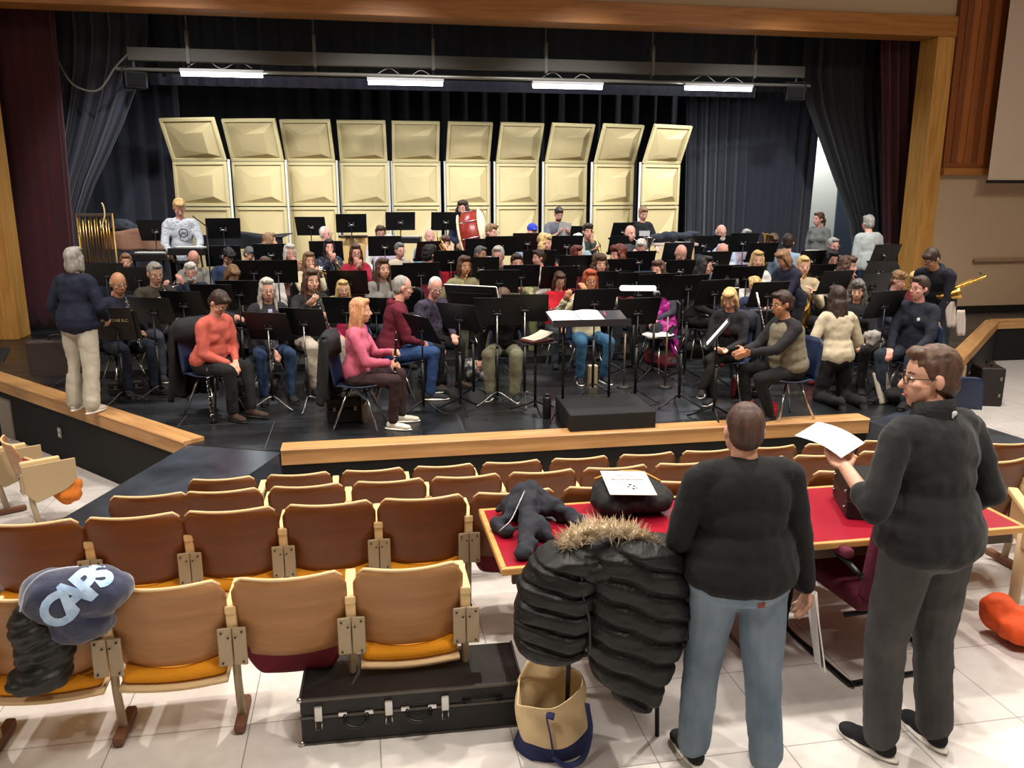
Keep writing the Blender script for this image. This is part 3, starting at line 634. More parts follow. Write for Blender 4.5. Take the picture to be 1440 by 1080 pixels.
# fur trim of many short hairs
fur = MB(); rnd = random.Random(3); path = smoothpts([PY(px, py, YP-.02) for px, py in ((795, 768), (812, 754), (835, 746), (862, 746), (885, 751), (905, 763), (915, 775))], 10)
for q in path:
    for k in range(26):
        d = V((rnd.uniform(-1, 1), rnd.uniform(-1, .6), rnd.uniform(-.3, 1.2))).normalized(); b0 = q+V((rnd.uniform(-.012, .012), rnd.uniform(-.03, .03), rnd.uniform(-.02, .01))); L_ = rnd.uniform(.045, .085); s_ = d.cross(V((0, 1, .2))).normalized()*.005
        fur.add([b0-s_, b0+s_, b0+d*L_], [(0, 1, 2)])
fur.tube(path, .028, 8)
fo = fur.obj('fur_trim', two('b39c7a', 'f4ead6', 30, (1, 1, 1), .35, .65, .9), pk)
m = MB(); m.box(PY(892, 938, YP-.13), (.012, .004, .045)); m.obj('hem_tag', mat('9a9a9a', .6), pk)
MB().tube(smoothpts([PY(px, py, YP-.12) for px, py in ((820, 790), (818, 830), (828, 870), (830, 920))]), .006, 6).obj('zipper', mat('2c2c2e', .4, .4), pk, True)

# blue hoodie and dark puffer over the first seats
YH = 3.50
hd = empty('hoodie', (0, 0, 0), 0, 'navy fleece hoodie with pale blue CAPS lettering thrown over a seat back', 'hoodie')
navy = mat('252c48', .95, sheen=.6, var=.25, vscale=9, bump=.2, bscale=30)
m = MB(); E(m, 100, 838, 66, 38, .12, YH, -.2); E(m, 70, 835, 40, 34, .12, YH); E(m, 135, 830, 46, 34, .13, YH); E(m, 115, 870, 46, 34, .10, YH); E(m, 98, 880, 36, 22, .09, YH); E(m, 152, 826, 34, 22, .12, YH)
hb = blob('body', m, .012, navy, hd, smooth=4, nz=.012, nsc=9)
m = MB().tube(smoothpts([PY(px, py, YH-.125) for px, py in ((28, 860), (36, 830), (58, 808), (85, 800), (110, 797))]), .004, 6); m.obj('piping', mat('b9bfd6', .7), hd, True)
lm = two('8fb2dc', 'c4dcf2', 14, (1, 1, 1), .3, .7, .8)
from mathutils.bvhtree import BVHTree
bv = BVHTree.FromPolygons([v.co for v in hb.data.vertices], [tuple(p.vertices) for p in hb.data.polygons])
def wrap(to, bvh, cx, dirv, lift=.004):
    """press flat lettering onto a cloth surface along direction dirv"""
    me = to.data; bm = bmesh.new(); bm.from_mesh(me); bmesh.ops.triangulate(bm, faces=bm.faces[:]); 
    for _ in range(3): bmesh.ops.subdivide_edges(bm, edges=[e for e in bm.edges if e.calc_length() > .012], cuts=1, use_grid_fill=False)
    bmesh.ops.triangulate(bm, faces=bm.faces[:]); M = to.matrix_world.copy(); miss = []
    for v in bm.verts:
        p = M @ v.co; h = bvh.ray_cast(p-dirv*1.0, dirv)
        if h[0] is not None: v.co = M.inverted() @ (h[0]-dirv*lift)
        else: miss.append(v)
    bmesh.ops.delete(bm, geom=miss, context='VERTS')
    bm.to_mesh(me); bm.free()
c0 = PY(116, 838, YH-.2)
cd = (c0-V((0, 0, CH))).normalized()
letters = [('C', 80, 862, 0.56, .19), ('A', 101, 841, .60, .19), ('P', 126, 820, .64, .18), ('S', 145, 806, .5, .15)]
for ch, px, py, rz, sz in letters:
    p = PY(px, py, YH-.3)
    rm = cd.to_track_quat('-Z', 'Y').to_matrix() @ Matrix.Rotation(rz, 3, 'Z')
    tt = text('lettering', ch, sz*.94, lm, None, p, rm.to_euler(), 0, bold=.008); bpy.context.view_layer.update(); wrap(tt, bv, p, cd); M_ = tt.matrix_world.copy(); tt.parent = hd
puf = mat('141413', .5, bump=.2, bscale=25)
m = MB(); E(m, 48, 880, 32, 36, .12, YH); E(m, 70, 905, 34, 36, .11, YH); E(m, 62, 945, 36, 28, .11, YH-.02); E(m, 38, 955, 26, 18, .1, YH-.02); E(m, 42, 915, 20, 40, .09, YH); E(m, 80, 935, 18, 34, .09, YH)
tag(blob('puffer_jacket', m, .012, puf, None, smooth=3, nz=.01, nsc=11, ridge=quilt(-.25, .045, .012)), 'black ribbed puffer jacket hanging under the blue hoodie', 'jacket')

# long black case, tote bag
a = PZ(425, 1049, 0); b = PZ(727, 1030, 0); cu = (b-a).normalized(); L_ = (b-a).length+.03
case = empty('long_instrument_case', a, math.atan2(cu.y, cu.x)+.045, 'long flat black hard case with chrome latches lying on the tiled floor', 'case')
cm_ = mat('1c1a19', .42, bump=.3, bscale=220, var=.15, vscale=8); CHh, CDp = .235, .37
MB().bb((0, 0, .0), (L_, CDp, .14)).obj('base', cm_, case, bevel=.012); MB().bb((0, 0, .146), (L_, CDp, CHh)).obj('lid', cm_, case, bevel=.012)
m = MB()
for z in (.004, .142, CHh-.004): m.bb((-.004, -.004, z-.006), (L_+.004, .004, z+.006))
m.bb((-.004, 0, CHh-.01), (.006, CDp, CHh+.003)).bb((L_-.006, 0, CHh-.01), (L_+.004, CDp, CHh+.003)).obj('edge_trim', mat('55524e', .4, .5), case)
for x in (.082, .40, .66):
    la = MB().box((x, -.008, .165), (.036, .014, .075)).obj('latch', mat('bfbfbd', .28, .9), case, bevel=.004)
    MB().tube([(x-.014, -.012, .13), (x-.014, -.014, .085), (x+.014, -.014, .085), (x+.014, -.012, .13)], .003, 6).obj('latch_loop', CHROME, la, True)
for x0_, x1_ in ((.19, .31), (.475, .60)):
    h = MB().tube(smoothpts([(x0_+.01, -.012, .145), (x0_+.015, -.03, .115), ((x0_+x1_)/2, -.04, .10), (x1_-.015, -.03, .115), (x1_-.01, -.012, .145)]), .009, 8).obj('handle', mat('0f0f0f', .35), case, True)
    [MB().box((x_, -.006, .152), (.04, .01, .022)).obj('handle_mount', CHROME, h, bevel=.003) for x_ in (x0_, x1_)]
MB().tube([(.74, -.006, .165), (.80, -.018, .168), (.87, -.018, .168), (.93, -.006, .168)], .007, 6).obj('strap_handle', mat('111111', .5), case, True)
MB().box((.07, .29, CHh+.001), (.06, .02, .003)).obj('badge', mat('8a8a86', .4, .6), case)
m = MB()
for x, z in ((0, 0), (0, CHh)): m.ell((x, 0, z if z else .012), (.014, .014, .014))
m.obj('corner_cap', CHROME, case, True)
q = PZ(782, 1062, 0)
tote = empty('tote_bag', (q.x, q.y+.06, 0), 0, 'cream canvas tote bag with navy base and handles slumped beside the long case', 'bag')
can = mat('d8c096', .85, bump=.4, bscale=14, var=.05); nv = mat('232a55', .85, bump=.2)
def tot(u, v):
    a = 2*PI*u; rx = .165-.015*v+.015*S(3*a+2*v); ry = .115-.01*v
    z = v*(.30+.05*C(a-1.0)); 
    return V((rx*C(a)-.03*v*v+.010*S(9*v+2*a), ry*S(a)+.03*v+.012*S(8*v+3*a), z+.006*S(5*a)))
MB().slab(lambda u, v: tot(u, .27+v*.73), 48, 18, .006).obj('canvas_body', can, tote, True)
MB().slab(lambda u, v: tot(u, v*.28)*1.0+V((0, 0, .004)), 48, 8, .008).ell((0, 0, .012), (.155, .105, .012)).obj('navy_base', nv, tote, True)
MB().slab(lambda u, v: V(((u-.5)*.2-.05+.05*v, .10+.015*S(6*u), .29+v*.10)), 12, 6, .006).obj('open_flap', can, tote, True)
for pts_ in ([(-.03, -.125, .06), (-.045, -.135, .16), (-.06, -.125, .25), (-.03, -.14, .255)], [(-.03, -.13, .05), (.02, -.16, .02), (.10, -.15, .04), (.14, -.12, .15), (.13, -.09, .27)]):
    MB().tube(smoothpts(pts_), .016, 6, flat=.25).obj('strap', nv, tote, True)
q = PZ(0, 520, .7)
# ================================================================ people
SKIN = {'l': mat('cf9d86', .55, var=.08, vscale=25, bump=.05), 'p': mat('d29a8a', .55, var=.08, vscale=25), 't': mat('b98563', .55, var=.06, vscale=25), 'd': mat('8f6145', .55)}
LIP = mat('a65a52', .5); WHT = mat('e6e2dc', .3); DK = mat('1c1512', .3); GL = mat('26201c', .3); RW = V((0, 0, 0))
def ik(a, b, l1, l2, pole):
    a, b = V(a), V(b); d = b-a; L = d.length; mx = (l1+l2)*.998
    if L > mx: b = a+d.normalized()*mx; d = b-a; L = mx
    L = max(L, abs(l1-l2)+.01); x = (l1*l1-l2*l2+L*L)/(2*L); h = math.sqrt(max(0, l1*l1-x*x)); u = d.normalized(); p = V(pole); p = p-u*p.dot(u)
    p = p.normalized() if p.length > 1e-6 else V((1, 0, 0))
    return a+u*x+p*h, b
def hand(m, w_, d, pn, side, k=1, curl=.9, spread=1, n=6):
    """palm, four fingers, thumb; d = pointing direction, pn = palm normal, side = +1 left hand, -1 right hand"""
    d = V(d).normalized(); pn = V(pn); pn = (pn-d*pn.dot(d)).normalized(); s = d.cross(pn)*side   # towards thumb
    c = V(w_)+d*.045*k; R = Matrix((s, d, pn)).transposed()
    m.ell(c, (.040*k, .052*k, .017*k), R, 10, 8)
    for i, (ox, L1, L2) in enumerate(((.028, .040, .034), (.010, .044, .038), (-.009, .041, .036), (-.027, .032, .028))):
        b = V(w_)+d*(.088-.004*abs(i-1))*k+s*ox*k; a1 = curl*(.55+.1*i); a2 = curl*(1.35+.1*i)
        p1 = b+(d*C(a1)+pn*S(a1)+s*(ox*1.6*spread))*L1*k; p2 = p1+(d*C(a2)+pn*S(a2)+s*(ox*1.0*spread))*L2*k
        m.cap(b-d*.02*k, p1, .0095*k, .0088*k, n); m.cap(p1, p2, .0088*k, .0075*k, n)
    b = V(w_)+d*.02*k+s*.030*k; p1 = b+(d*.6+s*.75+pn*.25).normalized()*.040*k; p2 = p1+(d*.85+s*.1+pn*(.4+.4*curl)).normalized()*.034*k
    m.cap(b, p1, .013*k, .0105*k, n); m.cap(p1, p2, .0105*k, .0085*k, n)
def fabric(c):
    if not isinstance(c, str): return c
    return mat(c, .88, bump=.25, bscale=16, var=.12, vscale=7)
def hairmat(c): return two(c[0], c[1], 40, (1, 1, .18), .3, .7, .6, .45, 4, 0, .5) if not isinstance(c, str) else two(c, c, 40, (1, 1, .2), .3, .7, .6, .45)
HC = {'black': ('0c0a0a', '1f1a18'), 'dbrown': ('1d120c', '3a261a'), 'brown': ('38241a', '5e4230'), 'lbrown': ('5c4028', '8e6c48'), 'blond': ('a5824e', 'd9bb80'), 'grey': ('6e6b66', 'a8a49c'), 'white': ('b5b2ac', 'e4e1da'), 'red': ('7c2a12', 'b0502a'),
      'auburn': ('4a1e12', '74352a'), 'rose': ('a06a44', 'd09a72'), 'silver': ('8c8880', 'cfcac0'), 'dgrey': ('3a3836', '6a6662')}
NP = [0]
PEOPLE = {}
def person(label, px, py, D, face, top, bot, hair, hc, arms='lap', k=None, g=1.0, stand=False, hp=0, hy=0, lean=6, skin='l', glasses=0, tilt=0, sleeve=1, shoes='15151a', legs=None, vox=None, hands=None, beard=None, gz=None, collar=None, nz=.010,
           flare=1.0, face_on=True, kneel=False, fem=0, poles=None, curl=.9, chair=True, at=None, headroll=0, nk=0, topnm='shirt', handrot=None, pcol=None, key=None, hem=0):
    P = PD(px, py, D)
    G = gz if gz is not None else level(P.x, P.y)
    hh = P.z-G
    # lowering of the head through lean and nod
    low = .0
    T = Matrix.Rotation(math.radians(lean), 3, 'X')
    hz = .925 if stand else (.44 if kneel else .50)
    hzt = hz+(T @ V((0, -.03, .665-nk))).z+.125
    if k is None:
        k = hh/hzt
        lo, hi = (.86, 1.09)
        if not lo <= k <= hi:
            k = min(max(k, lo), hi); t = (CH-P.z)/D
            if t > .03:
                D = min(max((CH-G-k*hzt)/t, D*.95), D*1.05); P = PD(px, py, D)
    fr = math.radians(face); RZ = Matrix.Rotation(fr, 3, 'Z')
    Hc = V((0, 0, hz))
    up = lambda x, y, z: Hc+T @ V((x, y, z))
    head = up(0, -.03, .665-nk)
    Rh = T @ Matrix.Rotation(math.radians(hy), 3, 'Z') @ Matrix.Rotation(math.radians(hp), 3, 'X') @ Matrix.Rotation(math.radians(headroll), 3, 'Y')
    off = RZ @ (head*k); root = V((P.x-off.x, P.y-off.y, G))
    if at: root = V((at[0], at[1], G))
    hero = vox is not None and vox < .009
    vox = vox or (.0105 if D < 10.2 else .0135)
    K = lambda p: V(p)*k
    b = MB(); sh = MB(); tr = MB()
    def cap(m, a, c, r0, r1, inf=0): m.cap(K(a), K(c), (r0+inf)*k, (r1+inf)*k, 14 if hero else 10)
    def ell(m, c, r, R=None, inf=0): m.ell(K(c), tuple((q+inf)*k for q in r), R, 18 if hero else 12, 12 if hero else 8)
    sw = .186-.022*fem+.02*(g-1)
    # torso
    for m, inf in ((b, 0), (sh, .014)):
        ell(m, up(0, 0, .37), (.165*(.5+.5*g)-.014*fem, .105*(.4+.6*g), .16), T, inf)
        ell(m, up(0, -.01*g, .18), (.135*g-.012*fem, .105*g, .15), T, inf)
        ell(m, up(0, 0, .28), (.14*(.4+.6*g)-.012*fem, .10*g, .14), T, inf)
        cap(m, up(-sw*.78, 0, .455), up(sw*.78, 0, .455), .062, .062, inf); ell(m, up(0, .01, .44), (.15, .085*(.5+.5*g), .075), T, inf)
        if fem:
            for s in (-1, 1): ell(m, up(s*.07, -.075, .33), (.062, .055, .06), T, inf)
        ell(m, up(0, .01, .485), (.09, .06, .05), T, inf*.5)
    ell(b, (0, 0, hz+.02), (.16*g, .12*g, .12))
    ell(sh, (0, 0, hz+.07), (.160*g, .122*g, .13), None, .020)
    ell(sh, up(0, 0, .13), (.150*g, .116*g, .16), T, .014)
    if stand: ell(sh, (0, 0, hz+.01-hem), (.160*g, .122*g, .10), None, .024)
    ell(tr, (0, .0, hz+.015), (.158*g, .118*g, .115), None, .010)
    # neck and head
    cap(b, up(0, .005, .46), up(0, -.012, .58-nk), .058, .054); hh_ = lambda x, y, z: head+Rh @ V((x, y, z))
    cap(b, up(0, -.012, .58-nk), hh_(0, .012, -.05), .052, .052)
    ell(b, hh_(0, .012, .03), (.074, .094, .096), Rh); ell(b, hh_(0, -.028, -.04), (.057+.004*(g-1)*5, .060, .066), Rh); ell(b, hh_(0, -.052, -.085), (.026, .026, .022), Rh); ell(b, hh_(0, -.02, -.03), (.064, .055, .05), Rh)
    cap(b, hh_(0, -.078, .018), hh_(0, -.101, -.020), .0085, .013); 
    for s in (-1, 1):
        ell(b, hh_(s*.077, .012, -.002), (.010, .019, .030), Rh @ Matrix.Rotation(-.35*s, 3, 'Z')); ell(b, hh_(s*.040, -.055, -.018), (.022, .022, .02), Rh)
    # arms
    HANDS = {'lap': ((.10, -.30, .12), (-.10, -.30, .12), (0, 0, -1)), 'clar': ((.03, -.27, .36), (-.03, -.33, .20), (0, 1, 0)), 'clarlow': ((.02, -.30, .27), (-.03, -.36, .10), (0, 1, 0)),
             'flute': ((-.10, -.22, .56), (-.34, -.20, .48), (0, 1, -.2)), 'trumpet': ((.01, -.27, .52), (-.04, -.32, .50), (0, .3, 1)), 'horn': ((.08, -.25, .40), (-.16, -.12, .18), (1, 0, 0)),
             'read': ((.11, -.32, .36), (-.11, -.32, .36), (0, 0, 1)), 'down': ((.22, -.06, -.08), (-.22, -.06, -.08), (1, 0, 0)), 'keys': ((.16, -.36, .12), (-.16, -.36, .12), (0, 0, -1)),
             'trombone': ((.05, -.14, .50), (-.05, -.42, .44), (0, .2, 1)), 'hold': ((.05, -.28, .24), (-.06, -.30, .14), (0, 1, 0)), 'bari': ((.14, -.16, .18), (-.08, -.20, .36), (0, 1, 0)), 'sax': ((.05, -.26, .30), (-.10, -.18, .08), (0, 1, 0))}
    hl, hr_, pn = hands if hands else HANDS[arms]
    hw = {}
    for s, tg in ((1, hl), (-1, hr_)):
        a = up(s*sw, 0, .44); tgt = up(*tg); pol = (poles[0 if s > 0 else 1] if poles else (s*.55, .35, -.8)); el, wr = ik(a, tgt, .275, .245, pol)
        cap(b, a, el, .047*(.6+.4*g), .038); cap(b, el, wr, .037, .026)
        cap(sh, a, el if sleeve else a.lerp(el, .62), .054*(.6+.4*g), .050 if sleeve else .058, .006)
        if sleeve == 1: cap(sh, el, el.lerp(wr, .95), .047, .036, .004)
        elif sleeve == .6: cap(sh, el, el.lerp(wr, .32), .050, .050, .004)
        d = (wr-el).normalized(); q = pn[0 if s > 0 else 1] if isinstance(pn[0], (tuple, list)) else (V((-s*pn[0] if pn[0] else 0, pn[1], pn[2])))
        dd = d
        if arms == 'lap': dd = (d+V((0, -.3, -.2))).normalized()
        hand(b, K(wr), T @ V(dd) if False else dd, V(q) if V(q).cross(V(dd)).length > .1 else V((1, 0, .2)), s, k*1.02, curl, n=8 if hero else 6)
        hw[s] = wr+d*.07
    # legs
    if stand: LG = legs or (((.09, 0, 0), (.11, -.04, .085)), ((-.09, 0, 0), (-.12, .04, .085)))
    elif kneel: LG = (((.09, 0, 0), (.12, .38, .07)), ((-.09, 0, 0), (-.12, .38, .07)))
    else: LG = legs or (((.09, 0, 0), (.13, -.42, .085)), ((-.09, 0, 0), (-.14, -.38, .085)))
    shoes_ = []
    for (ho, ft), s in zip(LG, (1, -1)):
        hj = V((ho[0], 0, hz-(.0 if stand else .01))); pole = (s*.12, -1, .15) if stand else ((s*.05, -1, 0) if kneel else (s*.12, -.55, 1))
        kn, an = ik(hj, V(ft), .425 if not kneel else .40, .42, pole)
        cap(b, hj, kn, .080*g**.6, .052); cap(b, kn, an, .050, .036)
        cap(tr, hj, kn, .090*g**.6, .064*flare**.6, .004); cap(tr, kn, kn.lerp(an, .98), .062*flare**.6, .047*flare, .004)
        if kneel: fd = V((0, .6, -.8)); 
        else: fd = V((s*.18, -1, 0)).normalized()
        an = V(an); m = MB(); e = an+V((0, 0, -.045)) if not kneel else an
        sd = V((fd.y, -fd.x, 0)).normalized() if not kneel else V((1, 0, 0))
        u_ = sd.cross(fd).normalized(); u_ = u_ if u_.z > 0 else -u_
        Rf = Matrix((sd, fd, u_)).transposed()
        ell(b, e+fd*.06, (.034, .09, .026), Rf)
        ell(m, e-fd*.02+u_*.006, (.040, .052, .044), Rf); ell(m, e+fd*.07-u_*.004, (.042, .085, .034), Rf); ell(m, e+fd*.13-u_*.010, (.044, .058, .028), Rf); cap(m, an+u_*.01, an-V((0, 0, .02)), .042, .044)
        shoes_.append((m, e, fd, Rf))
    # ---- make objects
    body = blob('person', b, vox*(1 if hero or D < 10.2 else 1), SKIN[skin], None, 1)
    body.location = root; body.rotation_euler = (0, 0, fr); tag(body, label, 'person')
    cv = .009 if hero else (.015 if D < 10.2 else .019)
    blob(topnm, sh, cv, fabric(top), body, 2 if not hero else 3, nz=nz*k, nsc=9)
    blob('trousers', tr, cv, fabric(bot), body, 2, nz=nz*.8*k, nsc=10)
    for m, e, fd, Rf in shoes_:
        so = blob('shoe', m, .012 if not hero else .006, fabric(shoes), body, 2)
        q = MB().ell(K(e+fd*.055)+V((0, 0, -.030*k)) if not kneel else K(e+fd*.055), (.047*k, .145*k, .016*k), Rf, 20, 8)
        if not kneel and (D < 10.2): q.obj('sole', mat('e4e0d8', .6) if (shoes not in ('15151a', '3a2a20') or hero) else mat('1a1a1a', .6), so, True)
    # hair
    if hair != 'none':
        h = MB(); HE = lambda c, r: h.ell(K(hh_(*c)), tuple(q*k for q in r), Rh, 14, 10)
        HP = lambda a, c, r0, r1: h.cap(K(hh_(*a)), K(hh_(*c)), r0*k, r1*k, 10)
        amp = .004
        if hair == 'crown': HE((0, .020, .012), (.0785, .094, .086)); HE((0, .045, -.01), (.073, .064, .07)); HE((0, -.04, .085), (.05, .04, .03)); amp = .002
        elif hair == 'ring': HE((0, .040, -.005), (.080, .072, .048)); HE((0, .035, .03), (.079, .076, .03))
        elif hair == 'thin': HE((0, .028, .038), (.0785, .088, .094)); HE((0, .045, -.01), (.072, .062, .065)); amp = .002
        elif hair == 'cap': HE((0, .020, .055), (.084, .1, .085)); HE((0, -.09, .055), (.05, .055, .010))
        else:
            HE((0, .026, .044), (.084, .098, .098)); HE((0, .046, -.01), (.076, .07, .075)); HE((0, -.045, .105), (.055, .04, .028))
            if hair in ('mop', 'curly', 'curlylong'): HE((0, -.03, .10), (.075, .065, .045)); amp = .014
            if hair in ('bob', 'curly', 'long', 'curlylong', 'longfront'):
                for s in (-1, 1): HE((s*.072, .012, -.03), (.024, .055, .085)); HP((s*.072, -.02, .04), (s*.082, -.005, -.10), .020, .024)
                HE((0, .065, -.05), (.078, .05, .09)); HE((0, -.035, .112), (.07, .05, .03))
            if hair == 'curly':
                for s in (-1, 1): HE((s*.085, .02, -.05), (.045, .06, .08))
                HE((0, .05, .06), (.1, .1, .09))
            if hair in ('long', 'curlylong', 'longfront'):
                r0 = .034 if hair != 'curlylong' else .048
                for s in (-1, 1): HP((s*.075, .03, -.08), (s*.085, .03, -.21), r0, r0*.8); HP((s*.072, -.01, -.10), (s*.085, -.045, -.24), r0*.65, r0*.4)
                HP((0, .08, -.05), (0, .095, -.25), .055, .045); HP((.04, .08, -.05), (.045, .095, -.24), .045, .035); HP((-.04, .08, -.05), (-.045, .095, -.24), .045, .035)
            if hair == 'xlong':
                for s in (-1, 0, 1): HP((s*.05, .06, .0), (s*.055, .10, -.34), .045, .034)
                for s in (-1, 1): HE((s*.066, .012, -.03), (.026, .06, .085)); HP((s*.068, .01, -.05), (s*.08, .0, -.27), .03, .018)
            if hair == 'pony': HP((0, .1, .03), (0, .14, -.03), .028, .03); HP((0, .14, -.03), (0, .13, -.14), .03, .014)
            if hair == 'bun': HE((0, .115, .02), (.042, .04, .04)); HP((0, .1, .0), (.0, .125, -.07), .028, .016)
        hm = hairmat(HC[hc]) if hc in HC else (hairmat(hc) if isinstance(hc, tuple) else mat(hc, .8))
        blob('hair' if hair != 'cap' else 'cap', h, .008 if hero else .0125, hm, body, 2, nz=amp, nsc=26 if hair in ('curly', 'curlylong', 'mop') else 40)
        if hair == 'cap': pass
    if beard:
        m = MB(); [m.ell(K(hh_(*c)), tuple(q*k for q in r), Rh, 12, 8) for c, r in (((0, -.040, -.075), (.056, .052, .044)), ((0, -.03, -.05), (.062, .045, .045)), ((0, -.088, -.035), (.026, .014, .007)))]
        blob('beard', m, .011, hairmat(HC[beard]), body, 1, nz=.004, nsc=40)
    if face_on:
        hb_ = hairmat(HC[hc] if hc in HC else HC['brown'])
        for s in (-1, 1):
            e = MB().ell(K(hh_(s*.030, -.0735, .010)), (.0125*k, .007*k, .0065*k), Rh, 8, 6).obj('eye', WHT, body, True); MB().ell(K(hh_(s*.030, -.0785, .010)), (.0062*k, .004*k, .0060*k), Rh, 8, 6).obj('iris', DK, e, True)
            MB().tube([K(hh_(s*.016, -.0815, .030)), K(hh_(s*.032, -.0785, .035)), K(hh_(s*.048, -.068, .029))], .0032*k, 5).obj('eyebrow', hb_, body, True)
        MB().ell(K(hh_(0, -.0885, -.058)), (.022*k, .006*k, .0055*k), Rh, 10, 6).obj('mouth', LIP, body, True)
        if glasses:
            m = MB()
            for s in (-1, 1):
                m.tube([K(hh_(s*.031+.024*C(a*PI/6), -.094, .006+.018*S(a*PI/6))) for a in range(13)], .0022*k, 5); m.tube([K(hh_(s*.055, -.092, .012)), K(hh_(s*.077, -.05, .012)), K(hh_(s*.079, .015, .010))], .0022*k, 5)
            m.tube([K(hh_(-.008, -.095, .010)), K(hh_(.008, -.095, .010))], .0022*k, 5); m.obj('glasses', GL, body, True)
    if topnm in ('hoodie', 'jacket') and not hero:
        m = MB().ell(K(up(0, .075, .50)), (.085*k, .040*k, .055*k), T, 12, 8).tube([K(up(.088*C(a*PI/8), .075*S(a*PI/8)+.0, .505-.02*C(a*PI/8)*0+.012*S(a*PI/8))) for a in range(-1, 10)], .022*k, 8); m.obj('hood', fabric(top), body, True)
    if collar: 
        m = MB().tube([K(up(.062*C(a*PI/6), .055*S(a*PI/6)-.01, .515+.012*S(a*PI/6))) for a in range(13)], .016*k, 8); m.obj('collar', fabric(collar), body, True)
    W = lambda p: root+RZ @ (V(p)*k)
    info = dict(o=body, W=W, k=k, RZ=RZ, root=root, fr=fr, mouth=hh_(0, -.108, -.055), hl=hw[1], hr=hw[-1], up=up, label=label, Rh=Rh, head=head)
    if not stand and not kneel and chair:
        info['chair'] = place_chair(root, fr, 'chair beneath the '+label, chair)
    if key: PEOPLE[key] = info
    NP[0] += 1
    return info

# ---- stacking chairs
def make_chair(col):
    t = empty('stacking_chair', (0, 0, 0)); sm = mat(col, .4)
    def shell(u, v):
        x = (u-.5)*2
        if v < .5: w_ = v/.5; return V((x*(.215), -.21+.40*w_, .435-.025*S(PI*w_)+.018*x*x))
        w_ = (v-.5)/.5; return V((x*(.215-.02*w_), .19+.075*w_+.02*S(w_*2)-.03*x*x*w_, .435+.40*w_-.05*max(0, abs(x)-.7)*w_/.3))
    MB().slab(lambda u, v: shell(u, v*.5), 8, 8, .012).obj('seat', sm, t, True)
    MB().slab(lambda u, v: shell(u, .5+v*.5), 8, 8, .012).obj('backrest', sm, t, True)
    for sx in (-1, 1):
        MB().cyl((sx*.10, -.06, .415), (sx*.21, -.20, 0), .0115).obj('leg', CHROME, t, True)
        MB().cyl((sx*.10, .08, .415), (sx*.21, .23, 0), .0115).obj('leg', CHROME, t, True)
    MB().cyl((-.11, 0, .41), (.11, 0, .41), .012).obj('crossbar', CHROME, t, True)
    return t
CH0 = {'navy': make_chair('1c2844'), 'black': make_chair('131316'), 'blue': make_chair('5f86c8')}; chu = set()
def place_chair(root, fr, label, kind=True):
    kind = kind if isinstance(kind, str) else 'black'
    p = CH0[kind]; loc = root+Matrix.Rotation(fr, 3, 'Z') @ V((0, -.03, 0))
    if kind in chu: return copy_tree(p, loc, fr, label, 'stacking chairs of the band')
    chu.add(kind); p.location = loc; p.rotation_euler = (0, 0, fr); return tag(p, label, 'chair', 'stacking chairs of the band')

# ---- instruments (built in the holder's own space, then placed with the holder)
def put(o, I, label, cat, group=None): o.location = I['root']; o.rotation_euler = (0, 0, I['fr']); o.scale = (I['k'],)*3; return tag(o, label, cat, group)
def clarinet(I, label, tip=None, m0=None, dirv=(0, -.42, -.91), L=.60, col=None, bell=.032):
    a = V(m0) if m0 is not None else I['mouth']+V((0, -.004, 0)); d = V(dirv).normalized()
    pts = [a, a+d*.05, a+d*.09, a+d*(L-.10), a+d*(L-.04), a+d*L]; rs = [.006, .009, .013, .014, .019, bell]
    o = MB().tube(pts, rs, 10).obj('clarinet', col or mat('0f0e0e', .3), None, True)
    m = MB(); s = d.cross(V((0, 0, 1))); s = s.normalized() if s.length > .1 else V((1, 0, 0)); f = s.cross(d)
    for i in range(9):
        q = a+d*(.14+i*.045)*(L/.6); m.ell(q+f*.014+s*(.008 if i % 2 else -.006), (.007, .007, .004), None, 6, 4)
        m.cyl(q+s*.016, q+s*.016+d*.035, .0025, None, 5)
    for t in (.10, .30, .49): m.cyl(a+d*(t*L/.6), a+d*(t*L/.6+.010), .0165, None, 10)
    m.obj('keywork', SILVER, o, True); return put(o, I, label, 'clarinet', 'clarinets')
def flute(I, label, d=(-.93, -.22, -.30), m0=None, L=.67):
    a = V(m0) if m0 is not None else I['mouth']+V((.07, -.004, -.006)); d = V(d).normalized()
    o = MB().tube([a, a+d*L], .0095, 8).obj('flute', SILVER, None, True); m = MB()
    for i in range(12): m.ell(a+d*(.22+i*.034)+V((0, -.003, .010)), (.007, .007, .004), None, 6, 4)
    m.ell(a+d*.07, (.016, .012, .009), None, 8, 6); m.obj('keywork', SILVER, o, True); return put(o, I, label, 'flute')
def trumpet(I, label, d=(0, -.96, -.25), m0=None, sc_=1):
    a = V(m0) if m0 is not None else I['mouth']; d = V(d).normalized(); u = V((0, 0, 1)); u = (u-d*u.dot(d)).normalized(); s = d.cross(u)
    p = lambda x, z, y=0: a+d*x*sc_+u*z*sc_+s*y*sc_
    o = MB().tube([p(0, 0), p(.05, 0), p(.12, 0), p(.40, 0)], [.012, .005, .006, .006], 8).tube(smoothpts([p(.40, 0), p(.44, -.02), p(.44, -.07), p(.40, -.09), p(.12, -.09), p(.09, -.06), p(.12, -.03, .03), p(.40, -.03, .03)]), .0065, 8).tube([p(.12, -.03, .03), p(.38, -.03, .03), p(.44, -.03, .03), p(.47, -.03, .03), p(.485, -.03, .03)], [.0065, .010, .022, .042, .060], 14).obj('trumpet', BRASS, None, True)
    m = MB()
    for i in range(3): m.cyl(p(.20+i*.03, .035), p(.20+i*.03, -.12), .010, None, 8)
    m.obj('valves', SILVER, o, True); return put(o, I, label, 'trumpet', 'trumpets')
